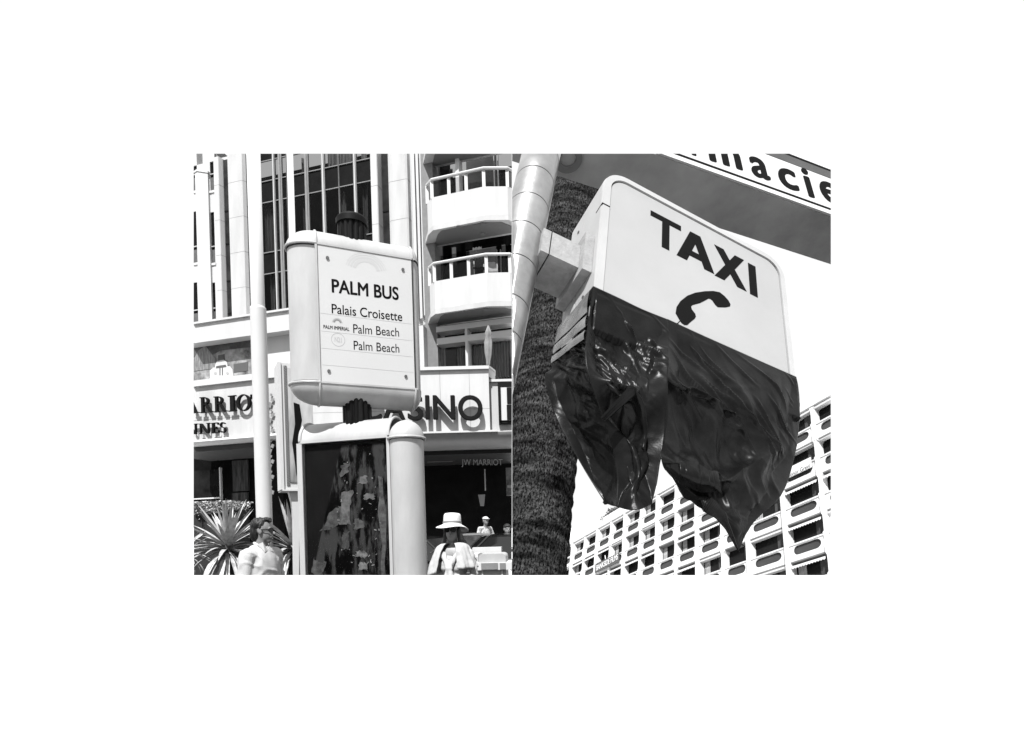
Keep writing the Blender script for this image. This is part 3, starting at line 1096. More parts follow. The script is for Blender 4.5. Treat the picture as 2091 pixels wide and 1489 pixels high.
    MB(f).box(uL - .022, uL + .012, vb, vt - .01, -r, r + .004).build('edge_strip', M_kiosk, case)
    MB(f).box(uL, uR, vt - .012, vt + .006, r - .03, r + .006).build('rim', M_kiosk, case)
    # right-hand round column with its dome
    rc = .098
    uc = uR + rc * .93
    wc = r - rc * .45
    m = MB(f)
    m.tube([(uc, vb, wc), (uc, vt - .03, wc)], rc * .96, 44)
    m.build('round_column', M_kiosk, case, True)
    m = MB(f)
    m.grid(lambda s, t: (uc + rc * math.cos(t * 1.5707) * math.cos(s * 6.28319), vt - .02 + rc * 1.06 * math.sin(t * 1.5707), wc + rc * math.cos(t * 1.5707) * math.sin(s * 6.28319)), 44, 16)
    m.build('dome', M_kiosk, case, 'all')
    path = [(uc + (rc + .004) * math.cos(a * 6.28319 / 40), vt - .02, wc + (rc + .004) * math.sin(a * 6.28319 / 40)) for a in range(41)]
    MB(f).tube(path, .008, 8).build('rim', M_kiosk, case, True)
    MB(f).box(uR - .006, uR + .012, vb, vt - .012, r - .03, r + .012).build('edge_strip', M_kiosk, case)
    m = MB(f)
    path = [(uR + .002, vt + (r + .002) * math.sin(a * math.pi / 24), (r + .002) * math.cos(a * math.pi / 24)) for a in range(25)]
    m.tube(path, .008, 8)
    m.build('rib', M_kiosk, case, True)
    # dark display: torn, scratched poster behind glass, street reflections painted in as pale pieces
    MB(f).box(uL + .014, uR - .008, vb, vt - .014, r - .029, r - .022).build('display_backing', M_black, case)
    fp = Fac(f.P(0, 0, r - .02), f.U, f.V, f.N)
    pst = [fp.uv(x, y) for x, y in ((697, 910), (790, 905), (795, 1185), (636, 1185))]
    MB(fp).prism(pst, 0, .003).build('poster', mat('worn_poster', .03, .55, lo=.003, hi=.055, scale=11, stretch=(1.8, 1.8, .5), detail=12, spec=.03, sharp=1.0), case)
    rp = random.Random(5)
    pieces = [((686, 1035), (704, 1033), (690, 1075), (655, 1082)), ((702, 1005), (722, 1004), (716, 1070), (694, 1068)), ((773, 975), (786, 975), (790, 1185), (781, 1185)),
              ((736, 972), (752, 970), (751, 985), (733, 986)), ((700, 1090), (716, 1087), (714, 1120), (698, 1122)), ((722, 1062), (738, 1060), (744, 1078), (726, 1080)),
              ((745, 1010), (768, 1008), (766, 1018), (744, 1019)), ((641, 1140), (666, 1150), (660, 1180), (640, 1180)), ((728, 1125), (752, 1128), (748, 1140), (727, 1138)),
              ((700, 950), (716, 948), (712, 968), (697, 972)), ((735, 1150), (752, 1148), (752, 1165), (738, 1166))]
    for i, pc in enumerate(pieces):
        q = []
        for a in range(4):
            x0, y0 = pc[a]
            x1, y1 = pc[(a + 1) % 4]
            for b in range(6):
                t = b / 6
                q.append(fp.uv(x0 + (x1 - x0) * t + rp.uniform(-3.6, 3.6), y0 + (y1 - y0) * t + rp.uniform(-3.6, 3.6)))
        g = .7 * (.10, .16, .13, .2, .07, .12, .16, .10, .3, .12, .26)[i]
        MB(fp).prism(q[::-1], .0032 + .0003 * i, .0044 + .0003 * i).build('paper_reflection', mat('paper_reflection%d' % i, g, .8, lo=g * .15, hi=g * 1.6, scale=26), case)
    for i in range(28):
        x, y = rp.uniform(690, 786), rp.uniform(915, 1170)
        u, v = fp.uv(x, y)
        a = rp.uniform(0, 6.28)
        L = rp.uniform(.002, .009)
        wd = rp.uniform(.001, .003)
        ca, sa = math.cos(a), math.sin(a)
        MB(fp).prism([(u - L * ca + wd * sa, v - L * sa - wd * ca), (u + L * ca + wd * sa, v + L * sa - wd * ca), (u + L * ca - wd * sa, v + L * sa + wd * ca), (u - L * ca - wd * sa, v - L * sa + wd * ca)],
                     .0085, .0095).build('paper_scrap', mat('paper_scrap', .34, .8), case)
    MB(f).box(uL + .014, uR - .008, vb, vt - .014, r - .004, r - .002).build('cover_glass', glass('case_glass', .9, .004, .03), case)


totem()


# ================================================================== LEFT: POSTER PANEL BEHIND THE TOTEM
def poster_panel():
    d = 4.6
    f = left_plane(585, 870, d, -30.0)
    root = thing('advertising_panel', 'white framed street poster panel with perforated strip, half hidden by the totem', 'panel', LF.P(Lpt(590, 1100, d).x, -1.6, -d))
    U = lambda x, y=870, w=0: f.uv(x, y, w)[0]
    V = lambda x, y, w=0: f.uv(x, y, w)[1]
    MB(f).box(U(576), U(640), V(590, 1000), V(590, 742), -.12, 0).build('frame', M_trim, root)
    MB(f).box(U(576) - .02, U(577), V(590, 1000), V(590, 742), -.2, .012).build('frame_edge', M_trim, root)
    a = (U(583), U(589))
    MB(f).box(a[0], a[1], V(590, 992), V(590, 748), .001, .006).build('perforated_strip', mat('strip_back', .06, .6), root)
    n = 74
    va, vb = V(590, 992), V(590, 748)
    rows = MB(f)
    for k in range(n):
        v = va + (vb - va) * (k + .5) / n
        for j in range(2):
            u = a[0] + (a[1] - a[0]) * (.3 + .42 * j)
            v2 = v + (.5 * j) * (vb - va) / n
            s = (a[1] - a[0]) * .13
            rows.prism([(u - s, v2 - s), (u + s, v2 - s), (u + s, v2 + s), (u - s, v2 + s)], .0062, .0075)
    o = rows.build('perforation', mat('perforation', .35, .5), root)
    o['kind'] = 'stuff'
    MB(f).box(U(590), U(640), V(590, 985), V(590, 752), .002, .008).build('poster', mat('streaked_poster', .3, .5, lo=.10, hi=.62, scale=3, stretch=(2.2, 2.2, .5), detail=8), root)
    q = lambda pts: [f.uv(x, y, .0085) for x, y in pts]
    MB(f).prism(q([(600, 822), (612, 826), (617, 858), (609, 900), (614, 945), (606, 972), (602, 940), (597, 905), (603, 866)])[::-1], .0085, .0105).build('poster_print', M_print, root)
    # bracket and foot
    m = MB(f)
    m.prism([f.uv(x, y) for x, y in ((590, 1000), (612, 1000), (612, 1200), (603, 1200), (601, 1060), (597, 1025))][::-1], -.1, -.02)
    m.build('bracket', M_trim, root)
    MB(f).box(U(604), U(614), -1.62 - f.O.z, V(590, 1010), -.14, -.101).build('leg', M_trim, root)
    MB(f).box(U(573), U(640), V(590, 1003), V(590, 1000), -.22, .02).build('sill', M_trim, root)


poster_panel()


# ================================================================== PLANTS
def leaf_mesh(i, L, wd, droop):
    m = MB()
    n = 5
    for k in range(n + 1):
        t = k / n
        wv = wd * (0.55 + 1.1 * t - 1.65 * t ** 2.2) if t < 1 else 0.001
        wv = max(wv, .001)
        z = L * (t - .15 * droop * t * t)
        y = -droop * L * t * t * .55
        m.v += [Vector((-wv, y + wv * .35, z)), Vector((0, y, z)), Vector((wv, y + wv * .35, z))]
    for k in range(n):
        a = 3 * k
        m.f += [[a, a + 1, a + 4, a + 3], [a + 1, a + 2, a + 5, a + 4]]
    me = bpy.data.meshes.new('leaf')
    me.from_pydata([tuple(p) for p in m.v], [], m.f)
    for p in me.polygons:
        p.use_smooth = True
    return me


M_leaf = mat('yucca_leaf', .44, .45, .5, 7, spec=.3)
LEAVES = [leaf_mesh(i, 1.0, .055, dr) for i, dr in enumerate((.08, .25, .5, .85))]


def yucca(px, py, d, R, n, label, seed):
    rd = random.Random(seed)
    q = Lpt(px, py, d)
    c = LF.P(q.x, q.z, -q.y)
    g = LF.P(q.x, -1.6, -q.y)
    root = thing('yucca_plant', label, 'plant', g, 'yucca plants by the entrance')
    MB().tube([tuple(g), tuple(g.lerp(c, .5) + Vector((.03, .02, 0))), tuple(c)], [.09, .075, .06], 12).build('trunk', mat('yucca_trunk', .06, .9, .4, 20, bump=.5), root, True)
    for i in range(n):
        th = math.acos(rd.uniform(-.75, 1.0))
        ph = i * 2.39996 + rd.uniform(-.2, .2)
        el = th
        di = Vector((math.sin(el) * math.cos(ph), math.sin(el) * math.sin(ph), math.cos(el)))
        k = 0 if el < .7 else (1 if el < 1.2 else (2 if el < 1.7 else 3))
        L = R * rd.uniform(.82, 1.12) * (1.0 if el < 1.6 else .95)
        # leaf frame: z along the leaf, y up-ish so the droop bends down
        z = di
        up = Vector((0, 0, 1)) if abs(di.z) < .97 else Vector((math.cos(ph), math.sin(ph), 0))
        x = up.cross(z).normalized()
        y = z.cross(x)
        M = Matrix((x, y, z)).transposed().to_4x4() @ Matrix.Diagonal((L * rd.uniform(.9, 1.25), L, L, 1))
        M.translation = c + di * .03 + Vector((0, 0, -.10 * (el / 2.2)))
        link('leaf', LEAVES[k], M_leaf, root, False, M)


for me in LEAVES:
    me.materials.append(M_leaf)
yucca(464, 1110, 6.4, .54, 130, 'full spiky yucca beside the man, left of the lamp post', 3)
yucca(598, 1112, 6.3, .52, 110, 'spiky yucca half hidden behind the bus stop totem', 5)
yucca(380, 1120, 6.9, .34, 60, 'small yucca cut off by the left edge, before the dark doors', 8)
for o in [o for o in bpy.data.objects if o.get('category') == 'plant']:
    trim(o, *LEFT)


def hedge():
    d = 7.6
    f = left_plane(430, 1050, d, 8)
    u0, u1, v0, v1 = f.rect(380, 1024, 474, 1150)
    root = thing('clipped_hedge', 'clipped low hedge with pale flowering top behind the big yucca', 'hedge', f.P((u0 + u1) / 2, -1.6 - f.O.z, -.2))
    MB(f).box(u0 + .05, u1 - .05, -1.6 - f.O.z, v1 - .12, -.45, -.05).build('hedge_core', mat('hedge_core', .01, .9), root)  # near-black core and pale top leaves stand in for shade and highlight
    rd = random.Random(2)
    m = MB(f)
    for i in range(3600):
        side = rd.random()
        if side < .5:
            p = (rd.uniform(u0, u1), v1 - abs(rd.gauss(0, .07)), rd.uniform(-.5, .02))
        else:
            p = (rd.uniform(u0, u1), v1 - rd.uniform(0, .16), rd.gauss(0, .035))
        s = rd.uniform(.010, .022)
        a = Vector((rd.gauss(0, 1), rd.gauss(0, 1), rd.gauss(0, 1))).normalized()
        b = a.orthogonal().normalized()
        c = a.cross(b)
        k = len(m.v)
        P = f.P(*p)
        m.v += [P + b * s, P + c * s * .6, P - b * s, P - c * s * .6]
        m.f.append([k, k + 1, k + 2, k + 3])
    o = m.build('foliage', mat('hedge_leaf', .36, .6, .8, 9), root)
    o['kind'] = 'stuff'
    trim(root, *LEFT)


hedge()


# ================================================================== PEOPLE
def ico(bm, c, r, sub=2):
    M = Matrix.Translation(c) @ Matrix.Diagonal((r[0], r[1], r[2], 1)) if not isinstance(r, float) else Matrix.Translation(c) @ Matrix.Scale(r, 4)
    return bmesh.ops.create_icosphere(bm, subdivisions=sub, radius=1.0, matrix=M)['verts']


def blob(name, prims, M, m, parent, voxel=.011, smooth=6):
    """one continuous skin over a set of overlapping tapered limbs"""
    bm = bmesh.new()
    for p in prims:
        if p[0] == 'c':
            b2 = bmesh.new()
            ico(b2, Vector(p[1]), float(p[3]))
            ico(b2, Vector(p[2]), float(p[4]))
            r = bmesh.ops.convex_hull(b2, input=b2.verts[:])
            junk = list({g for g in r['geom_interior'] + r['geom_unused'] if isinstance(g, bmesh.types.BMVert)})
            bmesh.ops.delete(b2, geom=junk, context='VERTS')
            t = bpy.data.meshes.new('t')
            b2.to_mesh(t)
            b2.free()
            bm.from_mesh(t)
            bpy.data.meshes.remove(t)
        else:
            vs = ico(bm, Vector((0, 0, 0)), tuple(p[2]), 3)
            R = Matrix.Translation(p[1])
            if len(p) > 3:
                R = R @ p[3]
            bmesh.ops.transform(bm, matrix=R, verts=vs)
    bmesh.ops.recalc_face_normals(bm, faces=bm.faces[:])
    me = bpy.data.meshes.new(name)
    bm.to_mesh(me)
    bm.free()
    o = bpy.data.objects.new('t', me)
    md = o.modifiers.new('r', 'REMESH')
    md.mode = 'VOXEL'
    md.voxel_size = voxel
    ms = o.modifiers.new('s', 'SMOOTH')
    ms.factor = .5
    ms.iterations = smooth
    me2 = evaluated(o)
    me2.transform(M)
    return link(name, me2, m, parent, 'all')


def ripple(o, fn):
    """push every vertex along its normal by fn(position)"""
    vs = o.data.vertices
    nr = [v.normal.copy() for v in vs]
    for v, n in zip(vs, nr):
        v.co += n * fn(v.co)


def hand(wrist, dirv, side, curl=.5):
    """palm, four unequal fingers with a bend, thumb leaving the side of the palm"""
    w_, d = Vector(wrist), Vector(dirv).normalized()
    s = Vector(side).normalized()
    n = d.cross(s).normalized()
    out = [('c', w_, w_ + d * .08, .024, .03), ('c', w_ + d * .03 + s * .018, w_ + d * .085 + s * .026, .016, .013), ('c', w_ + d * .03 - s * .018, w_ + d * .08 - s * .03, .016, .012)]
    for i, (o, L) in enumerate(((.030, .068), (.010, .078), (-.010, .072), (-.030, .056))):
        b = w_ + d * .085 + s * o
        k = b + (d + n * curl * .5).normalized() * L * .55
        e = k + (d + n * curl * 1.6).normalized() * L * .5
        out += [('c', b, k, .0095, .0088), ('c', k, e, .0088, .0078)]
    tb = w_ + d * .03 + s * .03
    tk = tb + (d * .6 + s * .8 + n * .3).normalized() * .04
    out += [('c', tb, tk, .013, .011), ('c', tk, tk + (d + s * .2 + n * .4).normalized() * .03, .011, .009)]
    return [(a[0], tuple(a[1]), tuple(a[2]), a[3], a[4]) for a in out]


def head_prims(c, yaw):
    """head looking along yaw (0 = +y) around centre c, with nose, brow, jaw and ears"""
    R = Matrix.Rotation(yaw, 4, 'Z')
    P = lambda x, y, z: tuple(Vector(c) + R.to_3x3() @ Vector((x, y, z)))
    return [('e', P(0, -.012, .03), (.075, .094, .088), R), ('e', P(0, .012, -.035), (.062, .075, .08), R), ('e', P(0, .045, -.088), (.036, .035, .028), R),
            ('c', P(0, .088, .005), P(0, .112, -.028), .008, .013), ('c', P(-.035, .078, .02), P(.035, .078, .02), .012, .012),
            ('e', P(0, .086, -.058), (.026, .014, .012), R), ('e', P(-.077, -.005, -.005), (.010, .02, .032), R), ('e', P(.077, -.005, -.005), (.010, .02, .032), R)], P, R


def lenses(P, R, M, parent, r=.024):
    for sx in (-.033, .033):
        mb = MB()
        for k in range(16):
            t = 6.28319 * k / 16
            mb.v.append(Vector(P(sx + r * 1.15 * math.cos(t), .098 - abs(sx) * .25 - .012 * math.cos(t) * (1 if sx > 0 else -1), .008 + r * math.sin(t))))
        for k in range(16):
            t = 6.28319 * k / 16
            mb.v.append(Vector(P(sx + r * 1.0 * math.cos(t), .090 - abs(sx) * .25 - .012 * math.cos(t) * (1 if sx > 0 else -1), .008 + r * .9 * math.sin(t))))
        mb.f.append(list(range(16)))
        mb.f.append(list(range(31, 15, -1)))
        for k in range(16):
            mb.f.append([k, 16 + k, 16 + (k + 1) % 16, (k + 1) % 16])
        mb.v = [M @ v for v in mb.v]
        mb.build('lens', M_shade, parent)
        sg = 1 if sx > 0 else -1
        t = MB()
        t.tube([tuple(M @ Vector(P(sx * 1.7, .082, .014))), tuple(M @ Vector(P(sg * .082, .03, .014))), tuple(M @ Vector(P(sg * .08, -.015, .012)))], .0035, 6)
        t.build('temple', M_shade, parent)
    t = MB()
    t.tube([tuple(M @ Vector(P(-.014, .1, .014))), tuple(M @ Vector(P(.014, .1, .014)))], .0035, 6)
    t.build('bridge', M_shade, parent)


def man():
    d = 5.2
    q = Lpt(534, 1100, d)
    M = ML @ Matrix.Translation((q.x, d, -1.6)) @ Matrix.Rotation(math.radians(-112), 4, 'Z') @ Matrix.Diagonal((.86, .98, 1, 1))   # chest turned to the right and a little to us
    root = thing('person', 'man in white polo sweater and dark glasses looking to the right by the lamp post', 'person', ML @ Vector((q.x, d, -1.6)))
    hz = 1.625
    hp, P, R = head_prims((.0, .02, hz), math.radians(28))
    skin = hp + [('c', (0, -.01, 1.44), (0, .01, 1.56), .062, .058)]
    skin += [('c', (-.16, -.005, 1.39), (.16, -.005, 1.39), .05, .05), ('c', (0, 0, 1.4), (0, 0, .95), .1, .1), ('c', (.18, -.005, 1.39), (.245, -.01, 1.14), .036, .034), ('c', (-.18, -.005, 1.39), (-.245, -.01, 1.14), .036, .034)]
    skin += [('c', (.25, -.01, 1.14), (.27, .06, .93), .04, .028), ('c', (-.25, -.01, 1.14), (-.27, .06, .93), .04, .028)]
    skin += hand((.27, .06, .93), (0, .1, -1), (0, 1, .1), .5) + hand((-.27, .06, .93), (0, .1, -1), (0, 1, .1), .5)
    body = blob('body', skin, M, M_skin, root, .0075, 4)
    shirt = [('e', (0, 0, 1.24), (.215, .135, .27)), ('e', (0, -.01, 1.12), (.215, .135, .22)), ('c', (-.17, -.005, 1.40), (.17, -.005, 1.40), .075, .075), ('c', (-.09, -.01, 1.455), (.09, -.01, 1.455), .05, .05),
             ('e', (0, .01, 1.05), (.175, .125, .18)), ('c', (-.14, 0, .95), (.14, 0, .95), .10, .10)]
    for s in (1, -1):
        shirt += [('c', (.19 * s, -.005, 1.40), (.245 * s, -.01, 1.14), .075, .058), ('c', (.245 * s, -.01, 1.14), (.265 * s, .045, .97), .056, .045)]
    o = blob('sweater', shirt, M, mat('white_knit', .54, .9, .04, 14, bump=.12, bscale=90, spec=.03), root, .010, 8)
    # folds
    ripple(o, lambda c: noise.noise(Vector((c.x * 13 + c.z * 7, c.y * 13, c.z * 5))) * .010 + max(0, 1 - abs(noise.noise(Vector((c.x * 5 + c.z * 4, c.y * 5, c.z * 9)))) * 5) * .007)
    # collar wings
    for s in (1, -1):
        m = MB()
        pts = [(.0 * s, .075, 1.44), (.055 * s, .085, 1.43), (.085 * s, .02, 1.50), (.05 * s, .055, 1.52)]
        a = [M @ Vector(p) for p in pts]
        m.v += a + [p + (M.to_3x3() @ Vector((0, .008, .004))) for p in a]
        m.f += [[0, 1, 2, 3], [7, 6, 5, 4], [0, 4, 5, 1], [1, 5, 6, 2], [2, 6, 7, 3], [3, 7, 4, 0]]
        m.build('collar', M_cloth, o)
    blob('collar_band', [('c', (.06 * math.cos(a), -.005 + .058 * math.sin(a), 1.50 - .025 * math.sin(a)), (.06 * math.cos(a + .4), -.005 + .058 * math.sin(a + .4), 1.50 - .025 * math.sin(a + .4)), .018, .018) for a in [i * .4 + 1.9 for i in range(13)]], M, M_cloth, o, .007, 3)
    blob('trousers', [('c', (-.1, 0, .92), (.1, 0, .92), .105, .105)] + sum([[('c', (.09 * s, 0, .88), (.1 * s, .02, .48), .095, .068), ('c', (.1 * s, .02, .48), (.1 * s, -.01, .08), .068, .055)] for s in (1, -1)], []), M, M_trouser, root, .014, 4)
    for s in (1, -1):
        blob('shoe', [('c', (.1 * s, -.04, .045), (.11 * s, .16, .035), .045, .038)], M, M_black, root, .012, 3)
    hair = [('e', P(0, -.03, .055), (.083, .088, .075), R), ('e', P(0, -.065, .0), (.074, .055, .085), R), ('e', P(0, .04, .105), (.05, .05, .022), R), ('c', P(-.03, .06, .098), P(.03, .085, .088), .018, .014),
            ('c', P(-.074, -.01, .035), P(-.075, -.0, .0), .014, .009), ('c', P(.074, -.01, .035), P(.075, 0, .0), .014, .009), ('c', P(0, -.08, -.04), P(0, -.07, -.075), .045, .035)]
    h = blob('hair', hair, M, M_hair, root, .007, 2)
    ripple(h, lambda c: noise.noise(Vector((c.x * 60, c.y * 60, c.z * 16))) * .007)
    lenses(P, R, M, root)


man()


def woman():
    d = 6.0
    q = Lpt(926, 1090, d)
    M = ML @ Matrix.Translation((q.x, d, -1.6)) @ Matrix.Rotation(math.radians(180 - 14), 4, 'Z')   # faces us, turned a little to her right
    root = thing('person', 'woman in wide white sun hat and round dark glasses with shawl, walking towards us', 'person', ML @ Vector((q.x, d, -1.6)))
    hz = 1.575
    hp, P, R = head_prims((0, .03, hz), math.radians(6))
    skin = hp + [('c', (0, -.005, 1.36), (0, .02, 1.5), .05, .046), ('e', (0, .03, 1.33), (.12, .07, .09))]
    skin += [('c', (-.13, -.01, 1.33), (.13, -.01, 1.33), .042, .042), ('c', (0, 0, 1.33), (0, 0, .95), .09, .09), ('c', (.15, -.01, 1.33), (.265, -.03, 1.09), .04, .034), ('c', (-.15, -.01, 1.33), (-.225, .01, 1.1), .04, .036)]
    # right arm (image left): elbow out, under the shawl; left arm bent across the waist
    skin += [('c', (.27, -.02, 1.08), (.20, .10, .92), .034, .026)] + hand((.20, .10, .92), (-.4, .4, -.6), (.4, .6, .3), .6)
    skin += [('c', (-.22, .02, 1.10), (-.06, .16, 1.03), .036, .026)] + hand((-.06, .16, 1.03), (.75, .25, -.5), (.4, .1, .9), .7)
    blob('body', skin, M, mat('fair_skin', .36, .55, .1, 20, spec=.3), root, .0075, 4)
    top = [('e', (0, 0, 1.20), (.15, .11, .24)), ('c', (-.14, -.01, 1.335), (.14, -.01, 1.335), .058, .058), ('e', (.06, .075, 1.2), (.07, .05, .07)), ('e', (-.06, .075, 1.2), (.07, .05, .07)),
           ('e', (0, .02, 1.02), (.155, .12, .14)), ('c', (-.165, -.01, 1.33), (-.225, .0, 1.11), .056, .044), ('c', (.165, -.01, 1.33), (.265, -.03, 1.09), .056, .046),
           ('c', (-.13, 0, .93), (.13, 0, .93), .11, .11)]
    o = blob('white_top', top, M, M_cloth, root, .010, 5)
    ripple(o, lambda c: noise.noise(Vector((c.x * 6, c.y * 6, c.z * 22))) * .010)
    # knitted shawl tied over the shoulders
    def cape(a_, t_):
        an = 1.5708 + .42 + a_ * (6.28319 - .84)          # open in a V at the throat
        fo = 1 + .05 * math.sin(11 * an + 2 * t_) * t_ + .03 * math.sin(23 * an) * t_
        rx = (.075 + (.215 if math.cos(an) > 0 else .165) * t_ ** .62) * fo
        ry = (.07 + .115 * t_ ** .6) * fo
        z = 1.435 - .10 * t_ ** 1.4 - .22 * max(0, t_ - .25) ** 1.1 - .09 * t_ * max(0, math.cos(an))
        return tuple(M @ Vector((rx * math.cos(an), ry * math.sin(an) + .01, z)))
    m = MB()
    m.grid(cape, 90, 18)
    s = m.build('shawl', M_cloth, root, 'all')
    ripple(s, lambda c: noise.noise(c * 16) * .010)
    md = s.modifiers.new('thickness', 'SOLIDIFY')
    md.thickness = .012
    kn = [('c', (-.08, .09, 1.33), (-.0, .145, 1.19), .032, .034), ('c', (.09, .09, 1.33), (.01, .145, 1.19), .034, .034), ('e', (0, .155, 1.18), (.042, .032, .04)),
          ('c', (.0, .155, 1.17), (-.05, .165, 1.01), .03, .042), ('c', (.01, .155, 1.17), (.04, .165, 1.04), .026, .036)]
    kn = blob('shawl_knot', kn, M, M_cloth, s, .008, 3)
    ripple(kn, lambda c: noise.noise(Vector((c.x * 45, c.y * 45, c.z * 10))) * .008)
    blob('trousers', [('c', (-.1, 0, .9), (.1, 0, .9), .11, .11)] + sum([[('c', (.085 * k, 0, .86), (.09 * k, .05 * k, .47), .09, .065), ('c', (.09 * k, .05 * k, .47), (.09 * k, -.06 * k, .08), .065, .055)] for k in (1, -1)], []), M, M_cloth, root, .014, 4)
    for k in (1, -1):
        blob('shoe', [('c', (.09 * k, -.06 * k - .03, .04), (.09 * k, -.06 * k + .14, .03), .04, .034)], M, M_cloth, root, .012, 3)
    hair = [('e', P(0, -.03, .04), (.082, .09, .08), R)]
    for sx in (-1, 1):
        for k in range(4):
            hair.append(('c', P(sx * (.07 - .006 * k), .015 - .025 * k, .01), P(sx * (.085 + .018 * k), .0 - .02 * k, -.17), .022, .018))
            hair.append(('c', P(sx * (.085 + .018 * k), .0 - .02 * k, -.17), P(sx * (.12 + (.05 if sx > 0 else .02) * k), .02 - .03 * k, -.24), .018, .008))
    h = blob('hair', hair, M, M_hairf, root, .008, 2)
    ripple(h, lambda c: noise.noise(Vector((c.x * 70, c.y * 70, c.z * 12))) * .007)
    lenses(P, R, M, root, .027)
    # hat: crown, band, wavy brim
    hat = MB()
    hc = Vector(P(0, -.012, .062))
    tilt = Matrix.Rotation(math.radians(7), 3, 'X')
    def hp_(x, y, z):
        return tuple(M @ (hc + R.to_3x3() @ (tilt @ Vector((x, y, z)))))
    prof = [(.0, .122), (.05, .122), (.082, .116), (.092, .10), (.096, .05), (.098, .012), (.104, .0), (.15, -.012), (.20, -.026), (.225, -.036), (.224, -.042), (.15, -.02), (.10, -.008)]
    n = 48
    def hf(s_, t_):
        i = min(len(prof) - 1, int(round(t_ * (len(prof) - 1))))
        r_, z_ = prof[i]
        a = s_ * 6.28319
        wv = max(0, r_ - .1) / .125
        r_ = r_ if r_ < .1 else .1 + (r_ - .1) * .62
        return hp_(r_ * math.cos(a) * .98, r_ * math.sin(a) * 1.08, z_ + wv * (.016 * math.cos(2 * a + .6) - .03 * max(0, math.cos(a + 2.9)) ** 2))
    hat.grid(hf, n, len(prof) - 1)
    hat.build('sun_hat', mat('straw_hat', .74, .8, .05, 60, bump=.3, bscale=200), root, 'all')
    b = MB()
    b.grid(lambda s_, t_: hp_(.1 * math.cos(s_ * 6.28319), .108 * math.sin(s_ * 6.28319), .008 + t_ * .022), n, 1)
    b.build('hat_band', mat('hat_band', .22, .8), root, 'all')


woman()


def far_person(px, py, d, label, cap, shirt, yaw, lean=0):
    q = Lpt(px, py, d)
    M = ML @ Matrix.Translation((q.x, d, q.z - 1.62)) @ Matrix.Rotation(math.radians(yaw), 4, 'Z')
    root = thing('person', label, 'person', ML @ Vector((q.x, d, q.z - 1.62)))
    hp, P, R = head_prims((0, .03 + lean, 1.6), 0)
    skin = hp + [('c', (0, lean * .8, 1.42), (0, .01 + lean, 1.54), .055, .05)]
    skin += [('c', (-.18, lean * .5, 1.38), (.18, lean * .5, 1.38), .05, .05), ('c', (0, lean * .4, 1.38), (0, 0, 1.0), .09, .09)]
    for s in (1, -1):
        skin += [('c', (.2 * s, lean * .5, 1.38), (.27 * s, .05 + lean * .3, 1.12), .045, .036), ('c', (.27 * s, .05 + lean * .3, 1.12), (.16 * s, .28, 1.05), .034, .026)]
        skin += hand((.16 * s, .28, 1.05), (-.3 * s, 1, 0), (0, 0, 1), .8)
    blob('body', skin, M, M_skin, root, .01, 3)
    sh = [('e', (0, lean * .4, 1.22), (.175, .12, .24)), ('c', (-.16, lean * .6, 1.38), (.16, lean * .6, 1.38), .065, .065), ('e', (0, 0, 1.0), (.165, .125, .16))]
    for s in (1, -1):
        sh += [('c', (.18 * s, lean * .55, 1.38), (.255 * s, .03 + lean * .4, 1.2), .065, .055)]
    blob('shirt', sh, M, shirt, root, .012, 4)
    blob('trousers', [('c', (-.1, 0, .92), (.1, 0, .92), .11, .11)] + sum([[('c', (.09 * s, 0, .88), (.1 * s, 0, .45), .09, .065), ('c', (.1 * s, 0, .45), (.1 * s, 0, .04), .065, .05)] for s in (1, -1)], []), M, M_trouser, root, .016, 3)
    blob('hair', [('e', P(0, -.008, .062), (.083, .1, .068), R), ('e', P(0, -.06, .0), (.07, .05, .07), R)], M, M_hair, root, .01, 2)
    if cap:
        m = blob('cap', [('e', P(0, -.012, .075), (.088, .105, .062), R), ('e', P(0, .12, .062), (.06, .07, .012), R)], M, mat('cap_cloth', .6, .85), root, .008, 2)
    return root


far_person(989, 1063, 16.6, 'person in pale cap and patterned shirt standing behind the silver car', True, mat('patterned_shirt', .5, .8, lo=.12, hi=.75, scale=24), 215, .06)
far_person(1034, 1079, 13.0, 'person in black clothes at the right edge of the street', False, M_trouser, 200, .04)
trim([o for o in bpy.data.objects if o.get('label', '').startswith('person in black')][0], *LEFT)


